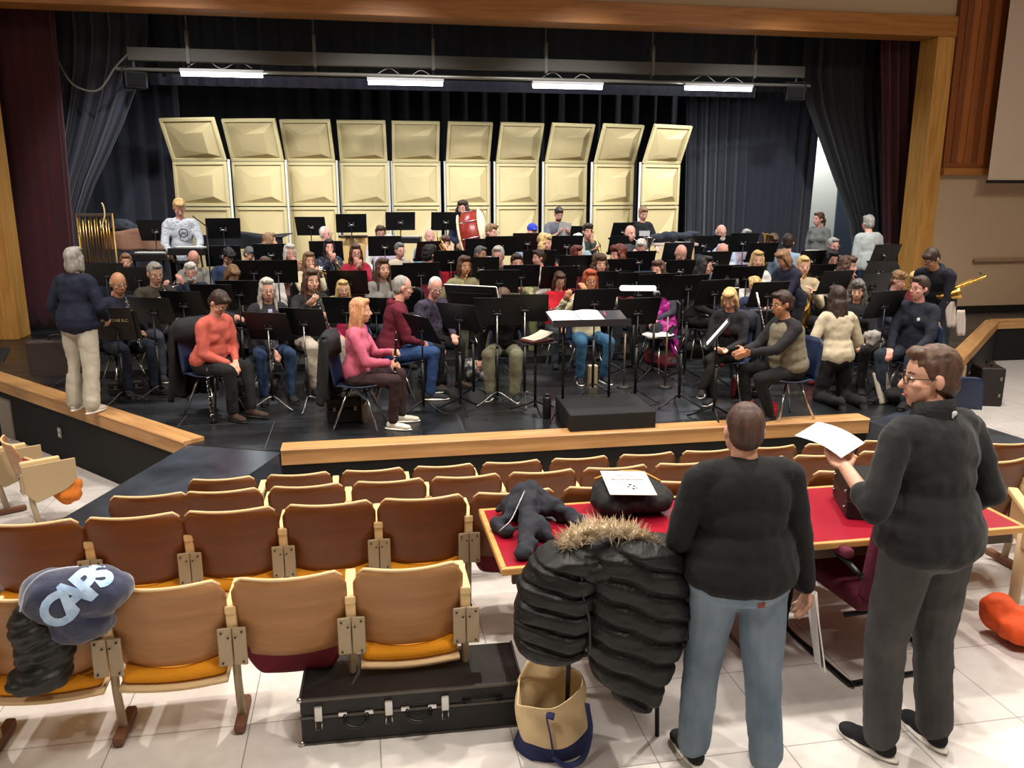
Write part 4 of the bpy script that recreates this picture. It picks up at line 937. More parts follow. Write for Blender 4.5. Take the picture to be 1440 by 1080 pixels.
def trombone(I, label, d=(-.1, -.90, -.40), m0=None):
    a = V(m0) if m0 is not None else I['mouth']; d = V(d).normalized(); u = V((0, 0, 1)); u = (u-d*u.dot(d)).normalized(); s = d.cross(u)
    p = lambda x, z, y=0: a+d*x+u*z+s*y
    o = MB().tube([p(0, 0), p(.02, 0), p(.62, 0), p(.66, -.03), p(.66, -.06), p(.62, -.09), p(.0, -.09)], [.013, .007, .008, .008, .008, .008, .008], 8).obj('trombone', BRASS, None, True)
    MB().tube(smoothpts([p(.05, -.09, .0), p(-.12, -.06, .03), p(-.22, .02, .06), p(-.15, .07, .08), p(.05, .07, .08), p(.25, .07, .08)]), .009, 8).tube([p(.25, .07, .08), p(.38, .07, .08), p(.45, .07, .08), p(.49, .07, .08), p(.505, .07, .08)], [.009, .016, .034, .07, .098], 16).obj('bell', BRASS, o, True)
    return put(o, I, label, 'trombone', 'trombones')
def horn(I, label, c=(-.05, -.24, .28), face=(.3, -.8, .2)):
    c = I['up'](*c); n = V(face).normalized(); a = n.cross(V((0, 0, 1))).normalized(); b = n.cross(a)
    rg = lambda r, off, k0=0, k1=24: [c+n*off+(a*C(2*PI*i/24)+b*S(2*PI*i/24))*r for i in range(k0, k1+1)]
    o = MB().tube(rg(.13, 0), .012, 8).tube(rg(.105, .015), .009, 8).tube(rg(.075, -.01), .009, 8).tube(rg(.05, .01, 3, 20), .008, 8).obj('french_horn', BRASS, None, True)
    q = c-a*.13; MB().tube([q, q-b*-.08-n*.03, q-b*-.16-n*.08, q-b*-.20-n*.13, q-b*-.215-n*.15], [.014, .03, .06, .11, .15], 18).obj('bell', BRASS, o, True)
    MB().tube(smoothpts([c+a*.12+b*.02, c+a*.1-b*.1+n*-.02, I['mouth']]), .005, 6).obj('leadpipe', BRASS, o, True)
    m = MB(); [m.cyl(c+a*(.03*i)-b*.03-n*.03, c+a*(.03*i)-b*.03+n*.05, .014, None, 8) for i in (-1, 0, 1)]; m.obj('valves', SILVER, o, True)
    return put(o, I, label, 'french horn', 'horns')
def bari(I, label, c=(.06, -.20, .20), col=None, s=1):
    c = I['up'](*c); col = col or SILVER; p = lambda x, z, y=0: c+V((x*s, y*s, z*s))
    o = MB().tube(smoothpts([p(-.06, .12), p(-.06, -.22), p(0, -.30), p(.07, -.22), p(.07, .10)]), .028*s, 10).tube(smoothpts([p(-.02, .1, -.03), p(-.03, -.12, -.04), p(.03, -.18, -.04), p(.05, .05, -.04), p(0, .14, -.03)]), .012*s, 8).obj('euphonium', col, None, True)
    MB().tube([p(.07, .10), p(.08, .22), p(.09, .30), p(.095, .34), p(.10, .36)], [v*s for v in (.028, .045, .07, .10, .125)], 18).obj('bell', col, o, True)
    m = MB(); [m.cyl(p(-.02+.035*i, .16, -.03), p(-.02+.035*i, -.06, -.03), .013*s, None, 8) for i in range(3)]; m.obj('valves', SILVER, o, True)
    MB().tube(smoothpts([p(-.06, .12), p(-.08, .2), I['mouth']]), .007, 6).obj('leadpipe', col, o, True)
    return put(o, I, label, 'euphonium', 'low brass')
def sax(I, label, a, R=None, s=1, nm='saxophone'):
    """a: neck top; hangs along local -z"""
    o = MB().tube(smoothpts([(0, .10, .06), (0, .04, .085), (0, 0, .05), (0, 0, -.1), (0, 0, -.40), (0, -.03, -.49), (0, -.09, -.50), (0, -.13, -.42), (0, -.16, -.28)], 4), [.006, .007, .008, .009, .010, .0105, .011, .012, .012, .013, .014, .015, .017, .019, .021, .023, .025, .027, .029, .031, .032, .033, .034, .035, .036, .038, .040, .043, .048, .054, .060, .068, .076][:33], 12).obj(nm, BRASS, None, True)
    m = MB()
    for i in range(9): m.ell((.0, -.022, -.02-.045*i), (.013+.001*i, .008, .013+.001*i), None, 8, 5)
    for sx in (-.028, .028): m.cyl((sx, 0, .0), (sx, 0, -.40), .003, None, 5)
    m.obj('keywork', BRASS, o, True); MB().cap((0, .10, .06), (0, .15, .055), .008, .010).obj('mouthpiece', BLACK, o, True)
    o.location = a; o.rotation_euler = R; o.scale = (s, s, s); return tag(o, label, 'saxophone')
# ---------------------------------------------------------------- everyone on the stage
JEAN = '1f3350'; BLKc = '101013'; KH = '9c9484'
P_ = person
# left side, front to back
I = P_('grey-haired woman in navy sweater and cream trousers walking at the left', 104, 358, 8.35, 160, '10162c', 'b0aa9a', 'bob', 'grey', stand=True, k=.97, lean=2, fem=1, flare=1.7, shoes='cfc8bc', face_on=False, g=1.3, hands=((.24, -.06, -.04), (-.20, -.18, .05), (1, 0, 0)),
       gz=STZ+.035, legs=(((.09, 0, 0), (.14, .02, .085)), ((-.09, 0, 0), (-.13, .12, .085))), topnm='sweater')
q = PY(80, 505, I['root'].y)
bc = empty('instrument_case', (q.x, I['root'].y+.05, STZ+.42), .15, 'dark brown case carried by the walking grey-haired woman', 'case')
MB().bb((-.27, -.07, 0), (.27, .07, .36)).obj('shell', mat('231712', .6, bump=.2), bc, bevel=.02); MB().tube(smoothpts([(-.07, 0, .36), (-.05, 0, .40), (.05, 0, .40), (.07, 0, .36)]), .010, 6).obj('handle', mat('17100d', .5), bc, True)
I = P_('bald man in glasses and navy shirt playing clarinet at the left end', 165, 383, 9.35, 38, '191c2e', '161d2d', 'ring', 'grey', 'clar', glasses=1, g=1.1, hp=6, skin='t', collar='191c2e'); clarinet(I, 'clarinet played by the bald man in navy shirt', dirv=(0, -.45, -.89), L=.66)
I = P_('grey-haired man in glasses and olive shirt playing clarinet', 217, 370, 9.8, 34, '3a342c', '3c3f4a', 'short', 'grey', 'clar', glasses=1, hp=6, skin='l', collar='3a342c', shoes='2c3038'); clarinet(I, 'clarinet played by the man in olive shirt', dirv=(.2, -.45, -.89), L=.66)
I = P_('smiling young woman with tied-back fair hair behind the clarinet players', 176, 357, 11.6, 12, '141416', BLKc, 'bun', 'lbrown', sleeve=0, fem=1, hp=4)
I = P_('white-haired bearded man in glasses playing flute beside the coral fleece', 267, 370, 10.8, 10, '222c40', '1c2232', 'mop', 'white', 'flute', glasses=1, beard='white', skin='p'); flute(I, 'dark flute held by the white-haired bearded man')
I = P_('bald man in grey striped sweater looking down', 271, 352, 11.6, 34, '8d8b84', '2a2a2e', 'ring', 'brown', 'lap', hp=28, glasses=1, skin='p')
I = P_('dark-haired boy on a light blue chair bending over his music', 320, 349, 12.0, 30, '2b3a58', '1c1c22', 'mop', 'black', 'lap', hp=34, lean=14, chair='blue', skin='l')
I = P_('fair-haired person ducking behind the wide black stands', 326, 373, 10.6, 30, '2b2b2e', '1d1d20', 'bob', 'lbrown', hands=((.16, -.30, .50), (-.08, -.30, .2), (0, 1, 0)), hp=36, lean=14)
I = P_('woman with brown bob and white top behind a black stand', 372, 361, 10.5, 14, 'd6d2cc', '1b1b1f', 'bob', 'brown', 'clar', fem=1, glasses=1, skin='p', g=1.1); clarinet(I, 'clarinet held by the woman in white top')
I = P_('person in coral quarter-zip fleece looking down at the lap, glasses', 306, 409, 8.25, 52, 'b8584c', '111114', 'short', 'dbrown', hands=((.05, -.28, .14), (-.06, -.30, .13), (0, .4, -1)), glasses=1, hp=34, hy=6, lean=14, fem=1, shoes='3a2a20', g=1.25, collar='b8584c', topnm='fleece', legs=(((.09, 0, 0), (.02, -.52, .10)), ((-.09, 0, 0), (-.13, -.42, .085))), chair='navy'); CF = I
clarinet(I, 'bass clarinet with brass bell standing before the person in coral fleece', m0=I['up'](-.26, -.22, .10), dirv=(-.05, -.12, -1), L=.56, bell=.045)
I = P_('grey-haired woman in glasses, charcoal jacket over lilac top', 375, 392, 9.05, 14, '26262a', JEAN, 'longfront', 'silver', 'clarlow', glasses=1, fem=1, g=1.1, topnm='jacket'); clarinet(I, 'clarinet held by the woman in charcoal jacket', m0=I['up'](.01, -.27, .36), dirv=(-.12, -.35, -.9), L=.52)
m = MB().slab(lambda u, v: I['up']((u-.5)*(.03+.13*v), -.135-.012*C(PI*(u-.5))-.02*(1-abs(v-.4)), .49-v*.46)*I['k'], 8, 10, .012); m.obj('lilac_top', mat('9a92b8', .85), I['o'], True)
I = P_('long-haired woman in charcoal cardigan playing clarinet with finger raised', 437, 379, 9.5, 26, '1e1f20', 'b8ad9c', 'long', 'brown', hands=((.04, -.30, .34), (-.14, -.24, .46), ((0, 1, 0), (0, 1, .3))), fem=1, g=1.08, flare=1.25, skin='l', curl=.6, topnm='cardigan'); clarinet(I, 'clarinet played by the woman in charcoal cardigan', dirv=(.1, -.42, -.9))
m = MB().slab(lambda u, v: I['up']((u-.5)*(.08+.10*v), -.145-.012*C(PI*(u-.5)), .44-v*.25)*I['k'], 8, 8, .010); m.obj('black_tee', two('0c0c0c', 'cfd2c4', 9, (1, 1, 1), .52, .56, .85), I['o'], True)
I = P_('white-haired woman in pink blazer over dark scarf', 407, 344, 12.1, 22, 'a98074', '22222a', 'bob', 'white', 'trumpet', fem=1, skin='p', topnm='blazer'); trumpet(I, 'trumpet held by the woman in pink blazer', d=(.5, -.8, -.2))
I = P_('grey-blonde woman in cream top raising a trumpet', 434, 355, 11.4, 20, 'c9bd9e', '2a2a2e', 'long', 'lbrown', 'trumpet', fem=1, skin='l'); trumpet(I, 'trumpet played by the woman in cream top', d=(.25, -.95, -.1))
I = P_('black-haired woman in dark patterned blouse playing cornet', 462, 337, 12.5, 14, two('12151f', '4a5068', 30, (1, 1, 1), .5, .6, .85), BLKc, 'long', 'black', 'trumpet', fem=1, skin='p'); trumpet(I, 'cornet played by the woman in dark patterned blouse', d=(.2, -.8, -.55))
I = P_('long-haired woman in glasses with crimson cardigan holding trumpet', 500, 344, 12.0, 8, '9e1c34', BLKc, 'long', 'brown', 'trumpet', fem=1, glasses=1, skin='p', topnm='cardigan'); trumpet(I, 'trumpet held by the woman in crimson cardigan', m0=I['up'](.06, -.30, .42), d=(-.96, -.2, .05))
m = MB().slab(lambda u, v: I['up']((u-.5)*(.05+.13*v), -.135-.012*C(PI*(u-.5)), .49-v*.4)*I['k'], 8, 8, .010); m.obj('olive_top', mat('6a6440', .85), I['o'], True)
I = P_('fair-haired girl in glasses and raspberry top', 481, 382, 10.1, 12, 'b02a50', '232630', 'long', 'blond', 'lap', fem=1, glasses=1, k=.93)
I = P_('long-haired woman in grey hoodie gazing right', 538, 364, 10.3, 24, '7e7a74', '2e3340', 'long', 'brown', 'hold', fem=1, hp=-4, topnm='hoodie'); clarinet(I, 'clarinet held upright by the woman in grey hoodie', m0=I['up'](.0, -.28, .42), dirv=(0, -.1, -1), L=.5)
I = P_('woman in pink sweater with long strawberry-blonde hair holding clarinet', 507, 420, 7.85, 78, 'b85a72', '2c1a1c', 'xlong', 'rose', hands=((.02, -.34, .28), (-.05, -.33, .18), ((0, 1, 0), (0, 1, 0))), fem=1, hy=8, lean=4, shoes='ddd5c6', key='pink', chair='navy', topnm='sweater'); clarinet(I, 'clarinet held upright by the woman in pink sweater', m0=I['up'](-.02, -.385, .50), dirv=(0, .06, -1), L=.50)
PK = I
I = P_('balding man in maroon hoodie and jeans, back turned', 566, 388, 8.95, 95, '5c1024', '24406c', 'thin', 'grey', 'hold', glasses=1, g=1.12, lean=10, topnm='hoodie', skin='p', key='maroon', shoes='2a2c34', chair='navy', collar='5c1024'); clarinet(I, 'bass clarinet standing by the man in maroon hoodie', m0=I['up'](-.12, -.34, .06), dirv=(0, -.1, -1), L=.50)
I = P_('elderly man in glasses and dark plaid shirt turning right', 612, 390, 9.6, 34, two('201c2c', '443c50', 6, (4, .5, 4), .4, .6, .9), '101014', 'thin', 'white', hands=((.10, -.32, .18), (-.12, -.34, .10), (0, 0, -1)), glasses=1, g=1.15, hp=8, hy=-20, lean=12, skin='p', shoes='3a2a20')
I = P_('white-bearded man in white shirt at the back row', 547, 330, 13.4, 14, 'b9aec2', '303038', 'short', 'silver', 'lap', beard='white', g=1.2, skin='l')
I = P_('grey-haired man in glasses with beige cardigan', 562, 342, 12.5, 26, 'a89c8c', '303038', 'short', 'dgrey', 'hold', glasses=1, skin='p', topnm='cardigan')
I = P_('smiling white-haired man in glasses seated in front of the congas', 458, 318, 13.9, 52, '9fb2c4', '303038', 'thin', 'white', 'lap', glasses=1, skin='p', hp=-8)
I = P_('boy in glasses seated low behind a stand, upper left of centre', 535, 318, 14.2, 4, 'c6c2bc', '303038', 'mop', 'brown', 'lap', glasses=1, skin='p')
I = P_('long brown-haired youngster seen from behind near the shell', 379, 328, 13.0, 100, 'b7a99a', '303038', 'long', 'lbrown', 'lap', face_on=False)
I = P_('grey-haired person bent low behind a stand at the left', 350, 348, 12.6, 60, '22242c', '202024', 'short', 'dgrey', 'lap', hp=30)
I = P_('pink-faced bald man in plaid shirt before the bass drum', 604, 322, 13.6, 10, '64748c', '202028', 'none', 'white', 'bari', skin='p', g=1.1); 
I = P_('curly-haired boy in red shirt grinning, holding a trombone', 626, 332, 12.9, 6, 'b01424', '202028', 'mop', 'brown', 'trombone', skin='p', hp=2); trombone(I, 'trombone held by the curly-haired boy in red', d=(.35, -.6, -.7))
I = P_('dark-haired man in maroon seen from behind, turned right', 604, 341, 11.4, 130, '5e1226', '202028', 'mop', 'black', 'lap', face_on=False)
I = P_('woman in khaki jacket with brown bangs playing french horn', 653, 357, 10.7, 16, '8a8462', '4a4838', 'bob', 'brown', 'horn', fem=1, skin='t', topnm='jacket', g=1.1); horn(I, 'french horn held by the woman in khaki jacket')
I = P_('sandy-haired person in glasses beside the bass drum', 692, 315, 13.4, 40, '8c9098', '202028', 'mop', 'lbrown', 'bari', glasses=1, skin='p')
I = P_('silver-haired woman in glasses behind two leaning men', 690, 334, 13.4, 10, '9a8c94', '202028', 'mop', 'silver', 'lap', glasses=1, skin='p', fem=1)
I = P_('grey-haired man in glasses leaning right to talk', 676, 347, 12.5, 40, '3c4652', '202028', 'short', 'dgrey', 'lap', glasses=1, skin='t', headroll=8)
I = P_('grey-haired man in dark polo shirt leaning left to listen', 700, 347, 11.6, -22, '24282f', '202028', 'short', 'silver', 'lap', glasses=1, skin='p', collar='24282f')
I = P_('short-haired young man in camouflage shirt playing clarinet', 727, 348, 11.1, 2, two('b9b48a', '6c7048', 7, (1, 1, 1), .45, .55, .9), '6c7048', 'short', 'dbrown', 'clar', g=1.1, skin='p'); clarinet(I, 'clarinet played by the young man in camouflage shirt')
I = P_('dark-haired girl in profile facing left', 757, 341, 12.2, -70, 'd0c6be', '202028', 'bun', 'dbrown', 'lap', fem=1, skin='p', k=.95)
I = P_('curly blond person in red shirt facing right', 768, 330, 12.8, 40, 'b81c2c', '202028', 'curly', 'blond', 'lap', skin='p')
I = P_('person in royal blue cap low in the back row', 749, 315, 14.2, 10, '8090a8', '202028', 'cap', '2438a8', 'lap', skin='p')
I = P_('man in grey t-shirt standing in the back reading a sheet', 786, 292, 15.0, 6, '5e5f66', '22242c', 'short', 'dbrown', 'read', stand=True, g=1.3, beard='dbrown', hp=24, sleeve=0, skin='p', key='greyt')
pp = empty('music_sheet', I['W'](I['up'](0, -.36, .42)), 0, 'white sheet of music held by the man in grey t-shirt', 'paper', rot=(math.radians(-60), 0, math.radians(6)))
MB().slab(lambda u, v: V(((u-.5)*.23, (v-.5)*.31, .012*S(3*u))), 6, 3, .002).obj('sheet', PAPER, pp)
I = P_('dark-haired teenage boy in dark green jacket holding a trombone', 827, 315, 13.8, 4, '2c3a34', '202028', 'mop', 'dbrown', 'trombone', skin='p'); trombone(I, 'trombone held by the boy in dark green jacket', m0=I['up'](.12, -.2, .52), d=(.15, -.5, -.85))
I = P_('white-haired woman in glasses singing out to the left', 813, 329, 13.3, -36, '8c9aa0', '202028', 'long', 'white', 'lap', glasses=1, fem=1, skin='p')
I = P_('auburn-haired person in maroon cap leaning on a stand', 812, 346, 12.3, 45, '6a1a2a', '202028', 'bob', 'auburn', 'lap', skin='p', headroll=-10)
I = P_('red-shirted person mostly hidden behind two stands, only brown hair showing', 787, 364, 10.9, 4, 'b81426', '33363c', 'bob', 'brown', 'clarlow', glasses=1, fem=1, hp=18, k=.95); clarinet(I, 'clarinet of the red-shirted person behind the stands', m0=I['up'](.0, -.25, .42), dirv=(0, -.3, -.95), L=.5)
I = P_('curly-haired woman in cream top playing clarinet', 844, 356, 11.0, 4, 'cfc8b4', '26262a', 'curly', 'brown', 'clar', fem=1, skin='l'); clarinet(I, 'clarinet played by the curly-haired woman in cream')
I = P_('curly auburn-haired woman in brick red top turned left', 868, 346, 12.0, -66, '8c2c30', '26262a', 'curly', 'auburn', 'lap', fem=1, skin='p', g=1.1)
I = P_('red-haired flutist in cream top and blue jeans at centre', 830, 380, 9.95, 2, 'cfc6a4', '2c5674', 'long', 'red', 'flute', glasses=1, fem=1, skin='t', key='flute', shoes='22242a', chair='navy', legs=(((.09, 0, 0), (.12, -.32, .085)), ((-.09, 0, 0), (-.16, -.30, .085)))); flute(I, 'silver flute played by the red-haired flutist', d=(-.93, -.12, -.36))
I = P_('balding man with brass horn beside the standing girl in black', 887, 317, 13.6, 14, '3c3c42', '202028', 'ring', 'brown', 'bari', skin='p'); bari(I, 'silver euphonium held by the balding man', c=(.16, -.22, .34), s=.8)
I = P_('young woman in black sweatshirt standing behind the percussion table', 905, 291, 14.9, 4, '101013', '202028', 'pony', 'lbrown', 'keys', stand=True, fem=1, hp=22, skin='p', lean=4)
I['o']; m = MB().box(I['up'](0, -.135, .33)*I['k'], (.20, .012, .09)); m.obj('chest_print', mat('a8a8a8', .8), I['o'])
I = P_('grey-haired man in glasses and denim shirt looking down left', 902, 337, 12.8, -24, '4f6c94', '202028', 'short', 'silver', 'lap', glasses=1, skin='p', hp=20)
I = P_('young woman with long brown hair in grey hoodie facing left', 926, 367, 10.9, -46, '3c3c48', '26262a', 'long', 'brown', 'lap', fem=1, skin='p')
I = P_('bald man in black shirt looking down at his music', 958, 344, 12.2, 4, '1e1e22', '202028', 'none', 'grey', 'hold', skin='p', hp=26, g=1.15)
I = P_('bald white-bearded man in glasses and blue suspenders shirt', 1015, 316, 13.9, 2, 'a9b8cc', '28344c', 'ring', 'white', 'lap', glasses=1, beard='white', skin='p', g=1.15)
I = P_('balding man playing a flute behind two stands', 1017, 342, 12.3, 2, 'c3ccd8', '28344c', 'ring', 'brown', 'flute', skin='p', hp=8); flute(I, 'pale flute played by the balding man')
I = P_('dark-haired woman in glasses and black top facing right', 992, 361, 10.7, 52, '0f0f12', '101012', 'long', 'black', 'lap', fem=1, glasses=1, skin='p')
I = P_('grey-haired person barely visible above a stand by the drape', 1051, 323, 14.2, 4, 'a89cac', '202028', 'short', 'grey', 'lap', skin='p')
I = P_('curly brown-haired person bent over a brass horn at the drape', 1088, 329, 14.0, -10, '5a4c44', '202028', 'mop', 'brown', 'bari', hp=34, skin='p'); bari(I, 'brass euphonium beside the curly brown-haired person', c=(-.22, -.18, .50), col=BRASS, s=.85)
I = P_('dark-haired man in light blue shirt turned away right', 1109, 329, 12.6, 150, '8fa8c0', '202028', 'short', 'dbrown', 'lap', face_on=False, skin='p')
I = P_('young woman with short blonde hair in white top', 1066, 349, 11.7, -8, 'd4d2ce', '202028', 'bob', 'blond', 'lap', skin='l', fem=1, hy=-8)
I = P_('blond boy in navy shirt looking down, back half turned', 1063, 375, 10.5, 172, '2a3350', '202028', 'mop', 'blond', 'lap', face_on=False, k=.93)
I = P_('woman in navy hooded jacket standing and leaning left', 1103, 344, 10.4, -68, '171a2c', '1a1a20', 'bob', 'lbrown', hands=((.10, -.42, .14), (-.06, -.40, .18), (0, 0, -1)), stand=True, fem=1, lean=22, hp=14, hy=-8, skin='l', topnm='jacket', g=1.1, k=.93)
I = P_('blond person in beige jacket seated behind the standing navy jacket', 1131, 361, 11.2, -14, 'b0a284', '18181c', 'short', 'blond', 'horn', skin='l'); horn(I, 'french horn on the lap of the person in beige jacket')
I = P_('woman with blonde bob in black jacket reading, legs crossed', 1027, 406, 8.9, -38, '17171c', '1b1714', 'bob', 'blond', hands=((.06, -.36, .18), (-.05, -.36, .20), (0, 0, 1)), fem=1, hp=26, lean=8, shoes='2c2c30', topnm='jacket', key='bob', chair='navy', legs=(((.09, 0, 0), (-.16, -.52, .20)), ((-.09, 0, 0), (-.08, -.40, .085)))); BOB = I
m = MB().slab(lambda u, v: I['up']((u-.5)*(.03+.05*v), -.130, .47-v*.2)*I['k'], 6, 6, .012); m.obj('wine_top', mat('3a0c18', .85), I['o'], True)
I = P_('woman with bun in grey vest over black, pointing at a stand', 1100, 410, 8.05, -84, '1c1a1d', '0e0e10', 'bun', 'dbrown', hands=((.10, -.46, .30), (-.04, -.44, .30), ((1, 0, -.4), (-1, 0, -.4))), fem=1, g=1.22, glasses=1, skin='t', key='vest', topnm='shirt', shoes='2e2e34', chair='navy', curl=.35, lean=10, legs=(((.09, 0, 0), (.10, -.24, .085)), ((-.09, 0, 0), (-.10, -.38, .085)))); VW = I
_u, _k, _T = I['up'], I['k'], Matrix.Rotation(math.radians(10), 3, 'X'); vs_ = MB()
for c_, r_ in (((0, .005, .37), (.200, .158, .155)), ((0, -.008, .27), (.198, .172, .15)), ((0, -.012, .16), (.212, .182, .16)), ((0, -.005, .07), (.232, .188, .12))): vs_.ell(_u(*c_)*_k, tuple(v*_k for v in r_), _T, 16, 10)
blob('vest', vs_, .014, fabric('77705f'), I['o'], 3, nz=.005, ridge=quilt(.0, .10, .006))
[MB().cap(V((s*.10, -.24 if s > 0 else -.38, .10))*I['k'], V((s*.10, -.23 if s > 0 else -.37, .17))*I['k'], .054, .052).obj('red_sock', mat('b01622', .85), I['o'], True) for s in (1, -1)]
I = P_('woman in cream sweater kneeling with her back to the hall', 1178, 403, 8.95, 178, 'bdb299', '0d0d10', 'long', 'dbrown', hands=((.16, -.22, .12), (-.20, -.24, .08), (0, 0, -1)), kneel=True, fem=1, face_on=False, topnm='sweater', flare=1.1, g=1.12)
I = P_('woman with long grey wavy hair listening to the kneeling woman', 1207, 396, 9.5, -34, '1d1d22', '101013', 'curlylong', 'dgrey', 'lap', fem=1, skin='l', hp=8, k=.98)
I = P_('woman with long black hair and glasses in lilac sweater', 1171, 351, 11.9, -4, '8f7f8c', '202028', 'long', 'black', 'hold', fem=1, glasses=1, skin='p', hp=14, topnm='sweater')
I = P_('woman with long curly brown hair laughing to the right', 1194, 361, 11.1, 34, '4a3c38', '202028', 'curlylong', 'brown', 'lap', fem=1, skin='p', hy=10)
I = P_('red-faced man in glasses in the back row by the doorway', 1173, 335, 13.4, 0, '4a4c54', '202028', 'short', 'grey', 'lap', glasses=1, skin='p')
I = P_('woman with dark ponytail and grey sweatshirt in the lit doorway', 1152, 295, 16.6, -60, '70726e', '3a3c40', 'pony', 'brown', 'down', stand=True, fem=1, skin='p', hy=-20, gz=STZ)
I = P_('man in pale grey pullover standing with his back turned, right', 1222, 297, 14.3, 184, 'a3a9a8', '1f2c44', 'short', 'grey', 'down', stand=True, g=1.15, face_on=False, gz=STZ)
I = P_('man in glasses seated low behind the upper right stand', 1252, 334, 13.3, 2, '2a2a30', '202028', 'short', 'dbrown', 'lap', glasses=1, skin='t')
I = P_('curly-haired boy in navy hoodie smiling down to the right', 1266, 362, 10.6, 24, '1f2436', '202028', 'mop', 'lbrown', 'lap', hp=14, hy=10, skin='p', k=.98, topnm='hoodie')
I = P_('blond youngster tilting the head toward the curly-haired boy', 1291, 369, 10.9, -36, '7c3438', '202028', 'short', 'blond', 'lap', hp=10, headroll=-22, skin='p', k=.95)
I = P_('woman with short dark hair in navy fleece, hands on knees', 1294, 389, 8.9, -58, '141927', '262e3c', 'short', 'dbrown', hands=((.14, -.34, .08), (-.10, -.34, .08), (0, 0, -1)), glasses=1, fem=1, hy=-20, lean=2, skin='p', key='navyf', topnm='fleece', chair='navy', shoes='15151a', g=1.08, collar='141927')
m = MB().ell(I['up'](.07, -.145, .37)*I['k'], (.018, .008, .022), None, 10, 6); m.obj('white_logo', mat('d0d4d8', .7), I['o'], True)
I = P_('man in black hooded jacket standing with a saxophone, bending left', 1311, 353, 9.6, -62, '0f1320', '2f3b42', 'short', 'dbrown', hands=((.12, -.34, .06), (-.10, -.30, .04), (0, 1, 0)), stand=True, lean=30, hp=16, hy=-10, glasses=1, skin='t', k=1.0, key='saxman', topnm='jacket', shoes='241e1c', collar='0f1320', flare=1.15); SX = I
q = PY(1378, 392, I['root'].y-.30)
sax(I, 'golden tenor saxophone slung from the man in black jacket', q, (math.radians(30), math.radians(62), math.radians(10)), .95)
cl_ = MB()
for (px, py) in ((1338, 440), (1352, 452)):
    a = PY(px, py-16, I['root'].y-.32); cl_.slab(lambda u, v: a+V(((u-.5)*.13*(1-.5*abs(v-.35))+.03*v, .015*S(8*u+3*v), -.30*v)), 8, 8, .006)
tag(cl_.obj('cloth', mat('b7aba2', .85), None, True), 'pair of pale cleaning cloths hanging below the saxophone', 'cloth')
I = P_('boy in white patterned hoodie standing at the keyboards, left', 251, 280, 12.3, 14, two('b8bec6', '6c7078', 22, (.6, .6, 2.2), .56, .60, .9, dist=2), '16161a', 'short', 'blond', 'keys', stand=True, hp=30, skin='p', topnm='hoodie', key='boy'); 
I['o']
m = MB().tube([I['up'](.02+.055*C(a*PI/8), -.150, .35+.055*S(a*PI/8))*I['k'] for a in range(17)], .008, 6); m.obj('circle_print', mat('2a3040', .8), I['o'], True)
I = P_('long curly-haired person in navy hoodie carrying the bass drum', 650, 283, 14.9, -20, '18203a', '4a4a4e', 'curly', 'dbrown', hands=((.10, -.25, .2), (-.05, -.25, .1), (0, 1, 0)), stand=True, glasses=1, skin='p', topnm='hoodie')
m = MB().ell(I['up'](.02, -.118, .34)*I['k'], (.07, .012, .055), None, 12, 6); m.obj('gold_print', mat('b08c3c', .7), I['o'], True)
I = P_('person bent over behind open music at centre left, khaki trousers', 708, 405, 9.0, -14, '131316', '6c6a54', 'bob', 'brown', hands=((.12, -.26, .08), (-.30, -.18, -.14), (0, 0, -1)), hp=36, lean=24, skin='l', shoes='20242a', g=1.05, flare=1.3, chair='navy')
print('people', NP[0])
# ---------------------------------------------------------------- the two men in front
def hero_gap(): pass
blkf = mat('0b0c0f', .9, bump=.12, bscale=60, sheen=.04, var=.1, vscale=8); denim = two('5d7184', '8596a4', 6, (1, 1, .5), .3, .7, .85, bump=.4, detail=6); char = two('3a3a3c', '4b4a4b', 8, (1, 1, .6), .3, .7, .85, bump=.35)
q = PZ(1008, 1050, 0)
I = P_('short stout man in black sweatshirt and faded jeans, back turned', 1048, 566, 3.25, 176, blkf, denim, 'thin', ('2a1c16', '5a3f34'), stand=True, g=1.42, vox=.0065, gz=0, face_on=False, lean=3, skin='l', hy=-4, hp=4,
       hands=((.17, -.22, .10), (-.32, -.02, -.10), ((1, 0, 0), (1, 0, 0))), legs=(((.10, 0, 0), (.14, -.06, .085)), ((-.10, 0, 0), (-.15, .06, .085))), poles=((.5, .5, -.6), (-.3, .6, -.6)), shoes='16171a', flare=1.5, nz=.007, curl=.7, topnm='sweatshirt', key='man1', nk=.03, hem=-.035)
M1 = I
m = MB().tube([I['up'](.075*C(a*PI/8), .070*S(a*PI/8)-.005, .505+.01*S(a*PI/8))*I['k'] for a in range(17)], .012, 8); m.obj('neckband', blkf, I['o'], True)
pp = empty('papers', I['W'](I['hr']+V((.00, .02, -.06))), 0, 'loose white pages held low by the man in black sweatshirt', 'paper', rot=(math.radians(78), math.radians(20), math.radians(70)))
MB().slab(lambda u, v: V(((u-.5)*.22, (v-.72)*.30, .02*S(3*u)+.02*v)), 8, 6, .002).obj('sheet', mat('c9c5c2', .8), pp); MB().slab(lambda u, v: V(((u-.45)*.21, (v-.70)*.30, .03*S(2.5*u)+.035*v-.012)), 8, 6, .002).obj('sheet', mat('d4d0cd', .8), pp)
m = MB(); m.box((0, 0, 0), (.030, .004, .022)); t = m.obj('red_stitching', mat('8a4a44', .8), I['o']); t.location = V((-.03, .165*I['k'], .885*I['k']))
